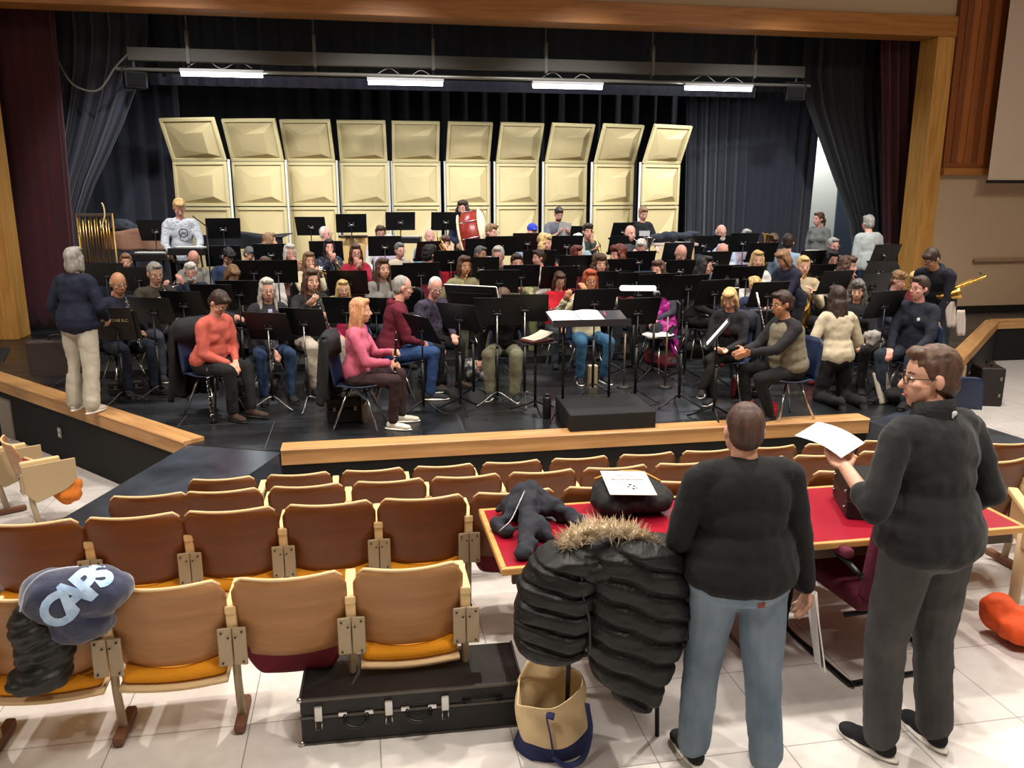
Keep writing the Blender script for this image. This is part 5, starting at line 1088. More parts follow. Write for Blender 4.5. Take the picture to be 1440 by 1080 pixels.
I = P_('tall man in charcoal fleece with glasses holding a page, face left', 1311, 489, 3.30, 193, mat('191a1d', .92, bump=.12, bscale=70, sheen=.1, var=.12, vscale=8), char, 'short', 'brown', stand=True, g=1.3, vox=.0065, gz=0, lean=5, skin='l', hy=60, hp=0, glasses=1, sleeve=.6,
       hands=((.25, -.19, .30), (-.24, -.15, .05), ((0, 0, 1), (1, 0, 0))), poles=((.5, .5, -.9), (-.4, .9, -.3)), legs=(((.10, 0, 0), (.12, -.02, .085)), ((-.10, 0, 0), (-.14, .02, .085))), shoes='141519', flare=1.45, nz=.007, curl=.9, topnm='fleece', key='man2', nk=.012, hem=-.02)
M2 = I
def cring(r, ry, z, n=20): return [I['up'](r*C(a*2*PI/n), ry*S(a*2*PI/n)-.005, z+.014*S(a*2*PI/n))*I['k'] for a in range(n)]
MB().loft([cring(.100, .082, .49), cring(.085, .078, .53), cring(.080, .075, .575), cring(.072, .067, .575), cring(.075, .068, .52)], True, False).obj('collar', mat('1b1c1f', .9, bump=.3, bscale=70), I['o'], True)
m = MB().ell((0, 0, 0), (.016, .004, .012), None, 10, 6).box((.008, 0, -.012), (.008, .004, .016)); t = m.obj('white_logo', mat('d8dcdc', .7), I['o'], True); t.location = I['up'](-.01, .082, .535)*I['k']
m = MB()
for s in (-1, 1): m.tube([I['up'](s*(.06+.05*t_), .09+.02*t_-.05*t_*t_, .47-.20*t_)*I['k'] for t_ in (0, .25, .5, .75, 1)], .003, 5)
m.obj('seam', mat('3c3d40', .8), I['o'], True)
pp = empty('programme_page', I['W'](I['hl']+V((-.015, -.07, .052))), 0, 'white page held out by the tall man in charcoal fleece', 'paper', rot=(math.radians(-14), math.radians(10), math.radians(205)))
MB().slab(lambda u, v: V(((u-.5)*.17, (v-.5)*.24, .025*S(2.6*v)-.01*u)), 8, 8, .002).obj('sheet', mat('ecebea', .8), pp)

_ps = [o for o in bpy.data.objects if o.name.startswith('person')]
for i in range(len(_ps)):
    for j in range(i):
        d = (_ps[i].location-_ps[j].location).xy.length
        if d < .42: print('NEAR %.2f' % d, '|', _ps[i]['label'][:40], '|', _ps[j]['label'][:40])
# ================================================================ music stands
sbk = mat('0f0f10', .42, spec=.45); NS = [0]
def stand(px, py, D, yaw, label, w=.50, h=.33, tilt=22, gz=None, hd=None, chrome=False, paper=0, name='music_stand', legs=True):
    P = PD(px, py, D); G = gz if gz is not None else level(P.x, P.y)
    t = (CH-P.z)/D; hh = P.z-G
    lo, hi = (.86, 1.14) if hd is None else (hd, hd)
    if not lo <= hh <= hi and t > .04:
        hh = min(max(hh, lo), hi); D2 = min(max((CH-G-hh)/t, D*.94), D*1.06); P = PD(px, py, D2); G = gz if gz is not None else level(P.x, P.y); hh = P.z-G
    r = empty(name, (P.x, P.y, G), math.radians(yaw), label, 'music stand', 'black music stands of the band')
    T = Matrix.Rotation(math.radians(tilt), 3, 'X'); c = V((0, 0, hh))
    m = MB(); m.box(c, (w, .006, h), T); m.box(c+T @ V((0, .028, -h/2)), (w, .055, .006), T); m.box(c+T @ V((0, .052, -h/2+.012)), (w, .005, .026), T)
    dk = m.obj('desk', sbk, r, bevel=.002)
    m = MB(); m.box(c+T @ V((0, -.012, -.03)), (.10, .02, .035), T)
    for s in (-1, 1): m.cyl(c+T @ V((s*.035, -.006, .005)), c+T @ V((s*.035, -.016, .005)), .011, None, 8)
    m.obj('bracket', STEEL if D > 11 else mat('3a3a3c', .4, .6), dk, True)
    MB().cyl(c+T @ V((0, -.02, -.04)), (0, 0, .30), .009).obj('rod', STEEL if chrome else mat('242426', .35, .7), r, True)
    MB().cyl((0, 0, .09), (0, 0, hh*.62), .0155).ell((0, 0, hh*.62), .02).obj('pole', mat('121213', .4), r, True)
    for k in range(3):
        a = k*2*PI/3+.5+NS[0]
        MB().tube(smoothpts([(0, 0, .13), (C(a)*.05, S(a)*.05, .12), (C(a)*.17, S(a)*.17, .055), (C(a)*.27, S(a)*.27, .010)], 4), .0095, 6).obj('leg', STEEL if chrome else mat('2c2c2e', .32, .8), r, True)
    if paper:
        MB().slab(lambda u, v: c+T @ V(((u-.5)*w*.85*paper, .010+.01*S(3*u), (v-.5)*.30-.0)), 6, 4, .002).obj('sheet_music', PAPER, r)
    NS[0] += 1; return r, c, T
for a in ((218, 324, 11.7, -14, 'black stand at the far left before the boy in white hoodie'), (314, 321, 12.0, 10, 'tilted black stand before the leftmost shell panels with a pale page behind'),
          (437, 318, 13.9, -12, 'black stand silhouetted on the third shell panel'), (494, 314, 13.9, 0, 'black stand silhouetted on the fourth shell panel'), (563, 311, 14.3, 0, 'black stand silhouetted on the fifth shell panel'),
          (627, 311, 14.3, 0, 'black stand left of the navy hoodie carrying the bass drum'), (810, 330, 13.9, -38, 'black stand right of the man in grey t-shirt'), (877, 325, 14.0, 14, 'black stand left of the standing girl in black'),
          (314, 360, 11.4, 2, 'black stand behind the dark-haired boy on the light blue chair'), (381, 357, 12.0, 0, 'black stand left of the woman in pink blazer'), (459, 353, 11.9, -4, 'black stand before the black-haired cornet player'),
          (541, 346, 12.7, 0, 'black stand before the boy in glasses'), (605, 353, 12.1, 24, 'black stand between the plaid shirt and the maroon back'), (676, 349, 12.6, -2, 'black stand left under the bass drum'), (704, 346, 12.8, 4, 'black stand right of the silver-haired woman'),
          (742, 341, 13.2, 0, 'black stand below the royal blue cap'), (797, 345, 13.0, 0, 'black stand below the man in grey t-shirt'), (876, 345, 12.9, 4, 'black stand below the balding man with euphonium'), (899, 367, 12.0, 6, 'black stand below the man in denim shirt'),
          (953, 355, 12.5, 4, 'black stand behind the bald man in black shirt'), (990, 344, 13.1, 3, 'wide black stand before the white-bearded man, left half'), (1012, 344, 13.2, 3, 'wide black stand before the white-bearded man, right half'), (1045, 341, 13.5, 2, 'black stand below the barely visible grey head'),
          (1071, 355, 12.6, 3, 'black stand behind the young blonde woman in white'), (1143, 366, 12.2, 6, 'black stand below the lit doorway'), (1245, 357, 12.5, 6, 'black stand behind the curly-haired boy in navy hoodie'), (1237, 382, 11.2, 5, 'black stand with pale top edge left of the curly-haired boy'),
          (1005, 368, 11.5, 5, 'black stand right of the dark-haired woman in black'), (957, 380, 11.4, 3, 'black stand before the bald man in black shirt'), (869, 379, 11.1, 2, 'black stand before the curly auburn-haired woman'), (810, 374, 11.5, 0, 'black stand before the person in maroon cap'),
          (758, 366, 11.6, 0, 'black stand before the girl in profile'), (676, 377, 11.2, -3, 'black stand before the two leaning grey-haired men'), (634, 367, 11.9, 0, 'black stand before the curly-haired boy in red'), (592, 385, 10.4, 4, 'black stand behind the maroon hoodie, right half'),
          (567, 388, 10.5, 0, 'black stand behind the maroon hoodie, left half'), (357, 382, 10.2, -6, 'black stand left of the woman in white top'), (391, 382, 10.2, 4, 'black stand right of the woman in white top'), (149, 386, 10.8, -6, 'black stand left of the smiling fair-haired woman'),
          (195, 392, 10.5, -8, 'black stand between the two clarinet men at left'), (702, 396, 10.1, -4, 'black stand before the khaki jacket horn player, right side'), (733, 388, 10.5, 0, 'black stand before the camouflage shirt'), (786, 390, 10.4, 0, 'black stand hiding the person in red shirt'),
          (857, 398, 10.2, 2, 'black stand before the curly-haired clarinet woman'), (893, 400, 10.0, 4, 'black stand behind the glowing stand lamp, left side'), (922, 402, 9.9, 6, 'black stand behind the glowing stand lamp, right side'), (489, 397, 9.7, -10, 'black stand before the girl in raspberry top'),
          (1024, 388, 11.0, 5, 'black stand left of the blond boy in navy'), (1049, 390, 10.9, 5, 'black stand against the blond boy in navy'), (1150, 387, 11.0, 10, 'black stand right of the person in beige jacket'), (1174, 397, 10.6, 12, 'black stand before the laughing curly-haired woman'),
          (1228, 402, 10.2, 14, 'black stand before the curly-haired boy in navy hoodie'), (968, 404, 9.7, 12, 'wide slanted black stand behind the blonde bob, left half'), (1005, 411, 9.6, 14, 'wide slanted black stand behind the blonde bob, right half'), (1080, 414, 9.6, 8, 'black stand left of the standing navy jacket'),
          (1244, 428, 8.9, 14, 'large black stand before the woman in navy fleece')):
    stand(*a)
for a in ((215, 437, 9.0, -22, 'wide black stand before the clarinet men, left half'), (258, 428, 9.1, -22, 'wide black stand before the clarinet men, right half'), (300, 418, 9.4, -16, 'wide black stand beside the ducking person, left half'), (336, 412, 9.6, -10, 'wide black stand beside the ducking person, right half'),
          (377, 459, 8.5, -24, 'black stand before the woman in charcoal jacket'), (427, 453, 8.5, -24, 'black stand before the woman in charcoal cardigan'), (487, 437, 8.9, -24, 'black stand left behind the strawberry-blonde hair'), (529, 437, 9.0, -22, 'black stand right behind the strawberry-blonde hair'),
          (699, 438, 8.7, -10, 'wide black stand at centre left, left half'), (738, 433, 8.7, -10, 'wide black stand at centre left, right half'), (836, 425, 9.1, 4, 'black stand directly before the red-haired flutist')):
    stand(*a, chrome=a[2] < 8.8)
stand(593, 462, 8.3, -62, 'black stand with open folder before the man in maroon hoodie', paper=.5, tilt=30); stand(646, 446, 8.4, -46, 'black stand angled away before the elderly man', tilt=28)
r, c, T = stand(665, 431, 8.9, -34, 'black stand holding a large open folder edged in white'); 
m = MB().box(c+T @ V((.0, .02, .06)), (.62, .008, .36), T).obj('folder', mat('1d1d22', .5), r); MB().box(c+T @ V((.315, .02, .06)), (.008, .012, .36), T).box(c+T @ V((0, .02, .243)), (.62, .012, .006), T).obj('page_edge', PAPER, m)
r, c, T = stand(897, 438, 8.8, 8, 'black stand with a glowing clip-on lamp right of centre')
ls = empty('stand_lamp', r.location+V((0, -.02, c.z+.19)), math.radians(8), 'glowing white clip-on lamp on top of a black stand', 'lamp')
lt = MB().cyl((-.20, 0, .07), (.17, 0, .055), .028, None, 14).ell((-.20, 0, .07), .028).ell((.17, 0, .055), .028).obj('light_bar', mat('fff4ea', .4, emis=4.5), ls, True)
MB().tube(smoothpts([(0, 0, -.04), (.0, .05, .06), (-.02, .03, .12), (-.03, 0, .09)]), .006, 6).obj('gooseneck', BLACK, ls, True); MB().box((0, 0, -.03), (.06, .03, .04)).obj('clip', BLACK, ls, bevel=.004)
tu = empty('tuner', r.location+V((.20, -.02, c.z+.19)), .1, 'small round grey tuner clipped to the stand beside the glowing lamp', 'tuner'); MB().cyl((0, -.01, 0), (0, .02, 0), .035, None, 16).obj('ring', mat('6a6c70', .4, .4), tu, True); MB().cyl((0, -.014, 0), (0, -.008, 0), .02, None, 12).obj('dial', BLACK, tu, True)
stand(960, 447, 8.6, 62, 'black stand angled edge-on left of the blonde bob', tilt=30); stand(1010, 468, 8.05, 66, 'black stand the woman in grey vest points at', tilt=38, paper=.5)
# folder stand BARITONE
r, c, T = stand(164, 457, 8.75, -12, 'dark brown folder on a stand reading BARITONE behind the walking woman', tilt=14)
f_ = MB().box(c+T @ V((0, -.016, .02)), (.40, .012, .37), T).obj('folder', mat('1a120f', .55), r, bevel=.003)
t = text('lettering', 'BARITONE B.C.', .046, mat('b8aa80', .5), f_, tuple(c+T @ V((-.0, -.024, .06))), (math.radians(90+14), 0, 0), .0006)
# conductor's flat desk
q = PZ(826, 447, STZ+1.02)
cd_ = empty('conductor_desk', (q.x, q.y, STZ), math.radians(-2), 'wide flat double music desk of the conductor holding white scores', 'desk')
MB().box((0, 0, 1.02), (.78, .42, .012), Matrix.Rotation(.18, 3, 'X')).box((0, -.21, 1.0), (.78, .01, .07), None).obj('desktop', mat('26262a', .4), cd_, bevel=.004)
for x in (-.24, .24): MB().cyl((x, 0, 0), (x, 0, 1.0), .014).obj('pole', mat('101011', .4), cd_, True)
for x in (-.24, .24):
    for s in (-1, 1): MB().tube(smoothpts([(x, 0, .1), (x+.10*s, -.1, .06), (x+.16*s, -.2, .01)]), .009, 6).obj('leg', mat('2c2c2e', .32, .8), cd_, True)
for i, (x, w_, lb) in enumerate(((-.24, .28, 'white open score on the left of the conductor desk'), (.03, .24, 'white score page at the middle of the conductor desk'))):
    o = empty('score', cd_.location+V((x, 0, 1.03)), 0, lb, 'sheet music', rot=(.18, 0, 0)); MB().slab(lambda u, v: V(((u-.5)*w_, (v-.5)*.36, .004+.012*S(PI*u))), 8, 2, .004).obj('pages', PAPER, o)
o = tag(MB().cyl((0, 0, 0), (.02, .12, .02), .008, None, 8).obj('marker_pen', mat('b03050', .5), None, True), 'pink marker pen on the conductor desk', 'pen'); o.location = cd_.location+V((.17, -.05, 1.045))
# low flat stand with folder
q = PZ(753, 481, STZ+.74)
r = empty('low_music_stand', (q.x, q.y, STZ), math.radians(8), 'low black stand with flat desk left of the podium', 'music stand')
MB().box((0, 0, .74), (.40, .28, .012)).obj('desk', sbk, r, bevel=.003); MB().cyl((0, 0, .05), (0, 0, .74), .015).obj('pole', mat('121213', .4), r, True)
for k in range(3): a = k*2.1+.4; MB().tube(smoothpts([(0, 0, .12), (C(a)*.1, S(a)*.1, .07), (C(a)*.27, S(a)*.27, .01)]), .0095, 6).obj('leg', mat('2c2c2e', .32, .8), r, True)
o = empty('folder', (q.x+.02, q.y, STZ+.75), .5, 'reddish folder with cream cover lying on the low flat stand', 'folder'); MB().box((0, 0, .012), (.30, .22, .02)).obj('red_cover', mat('5a2424', .6), o, bevel=.004); MB().slab(lambda u, v: V(((u-.5)*.26, (v-.5)*.2, .03+.06*u*u)), 6, 3, .006).obj('cream_cover', mat('b9b3a2', .7), o)
# podium
a = PZ(781, 556, STZ+.2); b = PZ(892, 553, STZ+.2); c_ = PZ(923, 578, STZ+.2); d_ = PZ(802, 584, STZ+.2)
pod = MB().prism([(v.x, v.y) for v in (a, b, c_, d_)], STZ, STZ+.2).obj('podium', mat('151516', .75, bump=.3, bscale=120), None, bevel=.01); tag(pod, 'low black carpeted conductor podium at the front of the stage', 'podium')
def bottle(px, py, h, r, col, label, nm='water_bottle', capc='1a1a1a', z=STZ, met=0):
    q = PZ(px, py, z); t = empty(nm, q, 0, label, 'bottle')
    MB().tube([(0, 0, 0), (0, 0, .01), (0, 0, h*.8), (0, 0, h*.88)], [r*.95, r, r, r*.7], 14).obj('body', mat(col, .35, met), t, True); MB().cyl((0, 0, h*.87), (0, 0, h), r*.62, r*.55, 12).obj('cap', mat(capc, .4), t, True); return t
bottle(769, 588, .26, .042, '111112', 'black travel mug standing left of the podium', 'travel_mug'); bottle(1031, 558, .25, .034, '5c1822', 'maroon water bottle on the stage by the blonde bob', capc='c8b8b8')
bottle(513, 595, .24, .030, '8a8070', 'steel water bottle beside the chair of the pink sweater', met=.8)
def gcase(px, py, d, col, rz, label, z=STZ, cat='case', nm='instrument_case'):
    q = PZ(px, py, z); t = empty(nm, (q.x, q.y+d[1]/2, z), rz, label, cat)
    MB().bb((-d[0]/2, -d[1]/2, 0), (d[0]/2, d[1]/2, d[2]*.55)).obj('base', mat(col, .55, bump=.15), t, bevel=.015); MB().bb((-d[0]/2, -d[1]/2, d[2]*.56), (d[0]/2, d[1]/2, d[2])).obj('lid', mat(col, .55, bump=.15), t, bevel=.02)
    m = MB(); [m.box((x, -d[1]/2-.004, d[2]*.56), (.03, .01, .04)) for x in (-d[0]*.3, d[0]*.3)]; m.obj('latches', STEEL, t, bevel=.003)
    MB().tube(smoothpts([(-.06, -d[1]/2, d[2]*.5), (-.05, -d[1]/2-.03, d[2]*.5), (.05, -d[1]/2-.03, d[2]*.5), (.06, -d[1]/2, d[2]*.5)]), .008, 6).obj('handle', BLACK, t, True); return t
gcase(484, 595, (.34, .26, .26), '15100f', .1, 'black-brown hard case beside the chair of the pink sweater')
gcase(175, 556, (.36, .25, .16), '101010', .2, 'small black case under the chairs at the left end'); gcase(610, 540, (.34, .22, .12), '131315', -.2, 'flat black case under the elderly man in plaid'); gcase(1060, 560, (.3, .2, .16), '101012', .3, 'black case behind the red socks of the woman in grey vest')
gcase(333, 578, (.22, .2, .30), '0f0f10', .2, 'upright black case behind the bass clarinet of the coral fleece')
# heaps of cloth: coats and bags
def heap(nm, label, cat, col, parts, vox=.018, nz=.02, nsc=9, m_=None, ridge=None):
    m = MB(); [m.ell(c, r) for c, r in parts]; return tag(blob(nm, m, vox, m_ or mat(col, .85, bump=.3, bscale=18, var=.15), None, 3, nz=nz, nsc=nsc, ridge=ridge), label, cat)
W = PK['W']
def hang(I, label, col, w=.26, z0=.92, z1=.25, nm='coat', side=0, m_=None):
    """coat thrown over a chair back, falling in folds behind it"""
    def fn(u, v):
        x = (u-.5)*2; a = v*1.12-.12
        if a < 0: p = (x*w*.9, .20-.03*C(3*x), z0+.02+a*1.6)
        else: p = (x*w*(.92+.22*a+.05*S(5*a)), .29+.035*S(9*x+3*a)*(.3+a)+.03*a-.05*x*x, z0+.03-(z0-z1)*a+.02*S(7*x)*a)
        return I['W'](p)-V((0, 0, .0))
    return tag(MB().slab(fn, 36, 26, .055).obj(nm, m_ or mat(col, .8, bump=.35, bscale=18, var=.2), None, True), label, 'coat')
hang(PK, 'black jacket hung over the chair back of the pink sweater', '121213'); hang(CF, 'black coat hung behind the person in coral fleece reaching the floor', '0c0c0e', z1=.12); hang(BOB, 'dark blue-black puffy coat behind the blonde bob', '151a28', z0=.95, z1=.45)
# chair with magenta jacket and towel
q = PZ(933, 522, STZ)
place_chair(V((q.x, q.y+.15, STZ)), math.radians(20), 'black chair holding the magenta jacket and a white towel', 'black')
J = lambda x, y, z: (q.x+x, q.y+.15+y, STZ+z)
heap('magenta_jacket', 'shiny magenta puffer jacket draped over an empty chair', 'jacket', '8a1470', [(J(.06, .24, .88), (.15, .09, .12)), (J(.12, .24, .76), (.17, .09, .10)), (J(.14, .24, .62), (.13, .09, .16)), (J(.08, .12, .52), (.17, .12, .09)), (J(.22, .22, .45), (.09, .08, .22)), (J(.25, .2, .28), (.07, .07, .16)), (J(.0, .18, .62), (.09, .08, .12))], m_=mat('9a1a7c', .45, bump=.35, bscale=20, var=.3, vscale=12), nz=.03, nsc=14)
heap('towel', 'white towel spread on the seat of the empty chair', 'towel', 'd8d4d0', [(J(-.06, -.05, .465), (.22, .19, .022)), (J(-.15, -.12, .45), (.10, .10, .03))], vox=.014, nz=.006)
heap('bag', 'black bag with dark red base under the empty chair', 'bag', '1c0f12', [(J(-.02, 0, .16), (.2, .16, .15)), (J(.08, -.02, .10), (.16, .16, .10))], m_=two('0e0e10', '6a1020', 5, (1, 1, 2), .45, .6, .6))
q = PZ(1016, 500, STZ+.35); heap('red_cloth', 'crumpled red shiny cloth beside the legs of the blonde bob', 'cloth', 'a01020', [(q, (.06, .05, .10)), (q+V((.02, 0, .10)), (.05, .05, .06)), (q+V((-.03, 0, -.10)), (.06, .05, .05))], nz=.02, nsc=16)
q = PZ(1140, 540, STZ); heap('pink_bag', 'coral pink bag on the stage behind the blue chair', 'bag', 'd0504e', [(q+V((0, 0, .10)), (.07, .07, .11)), (q+V((.02, 0, .05)), (.08, .08, .06))], nz=.015, nsc=14)
q = PZ(985, 448, STZ+.55); heap('fur_coat', 'beige fluffy coat heaped on a chair behind the black stands', 'coat', '9c9080', [(q, (.16, .12, .10)), (q+V((.18, 0, -.05)), (.12, .1, .12)), (q+V((-.15, .02, .05)), (.1, .1, .08))], nz=.03, nsc=22); place_chair(V((q.x, q.y, STZ)), 0, 'black chair under the beige fluffy coat', 'black')
# cream tote on stage and dark bag
q = PZ(1247, 566, STZ)
t = empty('tote_bag', q, .5, 'cream canvas tote leaning on the stage near the man in fleece', 'bag'); MB().slab(lambda u, v: V(((u-.5)*.24, .22*v*.5+.012*S(7*u)*v, .33*v)), 10, 10, .05).obj('body', mat('b8b2a2', .85, bump=.4, bscale=12), t, True, bevel=.01); MB().tube(smoothpts([(-.06, .08, .30), (-.04, .02, .2), (.0, .0, .16), (.05, .03, .2), (.06, .09, .30)]), .012, 6, flat=.3).obj('handle', mat('8f897a', .8), t, True)
q = PZ(1272, 572, STZ); heap('gig_bag', 'dark gig bag lying right of the cream tote', 'bag', '141416', [(q+V((.05, .1, .10)), (.22, .14, .11)), (q+V((.2, .18, .12)), (.16, .12, .12))], nz=.02)
q = PZ(1225, 478, STZ+.6); heap('grey_scarf_coat', 'pale grey fluffy coat beside the legs of the woman in navy fleece', 'coat', '8d8780', [(q, (.10, .09, .12)), (q+V((.08, .02, -.02)), (.08, .08, .1))], nz=.03, nsc=18)
q = PZ(660, 535, STZ)
heap('tote_bag', 'white and grey tote bag on the stage beside the bent person', 'bag', '8e8c88', [(q+V((0, 0, .14)), (.14, .10, .14)), (q+V((.12, 0, .10)), (.12, .09, .10))], m_=two('3c3c40', 'b4b0aa', 9, (1, 1, 1), .45, .55, .8))
c0 = PZ(668, 522, STZ); t = empty('paper_cup', c0, 0, 'small white paper cup on the stage beside the tote', 'cup'); MB().cyl((0, 0, 0), (0, 0, .11), .032, .042, 14).obj('cup', PAPER, t, True); MB().cyl((0, 0, .11), (0, 0, .118), .045, None, 14).obj('lid', mat('d0d0d0', .5), t, True)
q = PZ(380, 555, STZ); heap('scarf_heap', 'grey and white cloth heap on the stage behind the coral fleece boots', 'cloth', '77757a', [(q+V((-.03, .1, .08)), (.16, .12, .08)), (q+V((.06, .12, .12)), (.08, .08, .10))], m_=two('2a2a2e', '9a989c', 8, (1, 1, 1), .45, .6, .85))
q = PZ(833, 545, STZ); t = empty('box', (q.x, q.y, STZ), 0, 'tan upright box on the stage in front of the red-haired flutist', 'box'); MB().bb((-.05, -.04, 0), (.05, .04, .26)).obj('carton', mat('8d7f5c', .6), t, bevel=.005); MB().bb((-.051, -.041, .25), (.051, .041, .27)).obj('lid', mat('b8ad90', .6), t, bevel=.004)
# instruments standing on pegs at the front right
for (px, py, L_, lb) in ((877, 545, .80, 'pale wooden instrument stand peg left of the empty chair'), (935, 545, 1.05, 'brown instrument stand rod in front of the empty chair')):
    q = PZ(px, py, STZ); t = empty('instrument_stand', q, 0, lb, 'stand'); MB().cyl((0, 0, .02), (0, 0, L_*.8), .011).obj('rod', mat('6e5c50', .4, .4), t, True); MB().cyl((0, 0, 0), (0, 0, .025), .09, .05, 14).obj('base', mat('2a2624', .5), t, True)
# long silver flute upright behind the vest
m = MB(); a = PZ(1077, 474, STZ+.7); b = a+(PD(1064, 411, (a.x*_h[0]+a.y*_h[1]))-a)*1.0
o = tag(MB().cyl(a, b, .012, None, 8).obj('flute', SILVER, None, True), 'silver flute standing upright beside the woman in grey vest', 'flute'); mm = MB(); [mm.ell(a.lerp(b, .1+.07*i)+V((0, -.012, 0)), .009, None, 6, 4) for i in range(9)]; mm.obj('keywork', SILVER, o, True)
o = tag(MB().tube([V((0, 0, 0)), V((0, 0, .3)), V((0, 0, .9)), V((0, 0, 1.1)), V((0, 0, 1.22))], [.02, .028, .032, .028, .022], 10).obj('bassoon', mat('17100f', .35), None, True), 'tall dark bassoon with silver bands standing left of the navy jacket', 'bassoon'); o.location = PD(1036, 405, 9.9)-V((0, 0, 1.11))
mm = MB(); [mm.cyl((0, 0, z), (0, 0, z+.02), .034, None, 10) for z in (.3, .62, .9, 1.1)]; [mm.ell((-.03, -.02, .35+.07*i), (.012, .01, .010), None, 6, 4) for i in range(8)]; mm.obj('keywork', SILVER, o, True)

# ================================================================ percussion and furniture at the back
q = PD(136, 300, 12.9); zt = q.z; t = empty('bar_chimes', (q.x, q.y, STZ), .15, 'brass tubular chimes hanging in a rack at the far left', 'chimes')
zz = zt-STZ; MB().bb((-.28, -.03, zz-.05), (.20, .03, zz)).obj('top_rail', mat('3a2d22', .5), t, bevel=.006)
for i in range(11): MB().cyl((-.25+.04*i, -.02+.035*(i % 2), zz-.06), (-.25+.04*i, -.02+.035*(i % 2), zz-.74), .0095).obj('chime_tube', BRASS, t, True)
MB().bb((-.28, -.04, zz-.86), (.22, .04, zz-.80)).bb((-.28, -.03, zz-.30), (-.265, .03, zz-.28)).obj('lower_rail', mat('8a6a34', .5, .3), t, bevel=.006)
for x in (-.28, .21): MB().cyl((x, 0, 0), (x, 0, zz), .016).obj('post', mat('9a7a40', .4, .6), t, True)
MB().bb((-.30, -.2, 0), (.24, .2, .05)).obj('base', mat('2c221a', .6), t, bevel=.01)
wire([PD(px, py, 12.9) for px, py in ((143, 285), (146, 292), (147, 305), (142, 322))], .012, 'looped_cord', mat('c8b890', .6), 'pale looped cord hanging beside the brass chimes', 'cord')
# covered timpani
def cover(name, label, col, px0, px1, pt, pb, D, sag=.06, dp=.5):
    a = PD(px0, pt, D); b = PD(px1, pt, D); z0 = PD((px0+px1)/2, pb, D).z; w_ = (b-a).length
    t = empty(name, ((a.x+b.x)/2, (a.y+b.y)/2+dp/2, z0), math.atan2(b.y-a.y, b.x-a.x), label, 'cover'); H_ = a.z-z0
    def fn(u, v):
        x = (u-.5)*w_
        if v < .5: return V((x, -dp/2+.03*S(14*u+2*v), H_*v*2*(.93+.07*S(4*u))))
        return V((x, -dp/2+dp*(v-.5)*2, H_*(.93+.07*S(4*u))-.0+.02*S(9*u+5*v)))
    MB().slab(fn, 40, 16, .012).obj('cloth', mat(col, .9, bump=.4, bscale=14, var=.12), t, True); return t
cover('drum_cover', 'brown cloth cover spread over percussion at the left back', '8a6654', 148, 236, 324, 352, 13.2)
heap('cloth_heap', 'dark blue-grey cloth bundle lying on the brown cover', 'cloth', '2b2f38', [(PD(170, 318, 13.5), (.22, .15, .12)), (PD(150, 322, 13.5), (.14, .12, .07)), (PD(195, 322, 13.5), (.22, .14, .06)), (PD(220, 322, 13.5), (.18, .12, .06))], nz=.03)
def kbd(px0, px1, py, D, label, hh=None, nm='keyboard', G=None, dp=.36):
    a, b = PD(px0, py, D), PD(px1, py, D); G = G if G is not None else level(a.x, a.y); w_ = (b-a).length; H_ = a.z-G
    t = empty(nm, ((a.x+b.x)/2, (a.y+b.y)/2, G), math.atan2(b.y-a.y, b.x-a.x), label, 'keyboard')
    MB().bb((-w_/2, -dp/2, H_-.10), (w_/2, dp/2, H_)).obj('body', mat('141416', .4), t, bevel=.01)
    m = MB(); n = int(w_/.024); [m.bb((-w_/2+.04+i*(w_-.08)/n, dp/2-.15, H_), (-w_/2+.04+(i+1)*(w_-.08)/n-.002, dp/2-.01, H_+.012)) for i in range(n)]; m.obj('keys', mat('dcdcd8', .4), t)
    for s in (-1, 1): MB().tube([(s*w_*.38, -dp/2+.04, 0), (s*w_*.38, dp/2-.04, 0), (-s*w_*.38*0+s*w_*.38, dp/2-.06, .02), (s*w_*.36, -dp/2+.08, H_-.1)], .014, 6).obj('leg', mat('1c1c1e', .4, .5), t, True)
    m = MB(); [m.ell((-w_*.3+.04*i, -.02, H_+.004), .008, None, 6, 4) for i in range(8)]; m.obj('knobs', mat('c0c0c0', .5), t, True); return t
kbd(184, 240, 356, 12.0, 'black electric keyboard with pale controls at the left back'); kbd(242, 292, 348, 11.9, 'black keyboard in front of the boy in white patterned hoodie')
# black skirted table at the left back
cover('table_skirt', 'black skirted table before the leftmost shell towers', '14161b', 282, 402, 330, 350, 14.2, dp=.7)
# congas
for i, (px, lb) in enumerate(((487, 'left conga with pale wooden shell below a stand'), (506, 'right conga with pale wooden shell below a stand'))):
    q = PD(px, 331, 14.3); G = level(q.x, q.y); H_ = q.z-G; t = empty('conga', (q.x, q.y, G), 0, lb, 'drum', 'pair of congas')
    MB().tube([(0, 0, H_*.0+.12), (0, 0, H_*.3), (0, 0, H_*.62), (0, 0, H_*.85), (0, 0, H_-.01)], [.11, .14, .16, .15, .125], 18).obj('shell', mat('c9a66a', .45), t, True); MB().cyl((0, 0, H_-.03), (0, 0, H_), .137, None, 18).obj('head_rim', mat('3c2a1c', .4), t, True)
    MB().cyl((0, 0, 0), (0, 0, .12), .15, .1, 10).obj('stand', mat('3a3a3c', .4, .6), t, True)
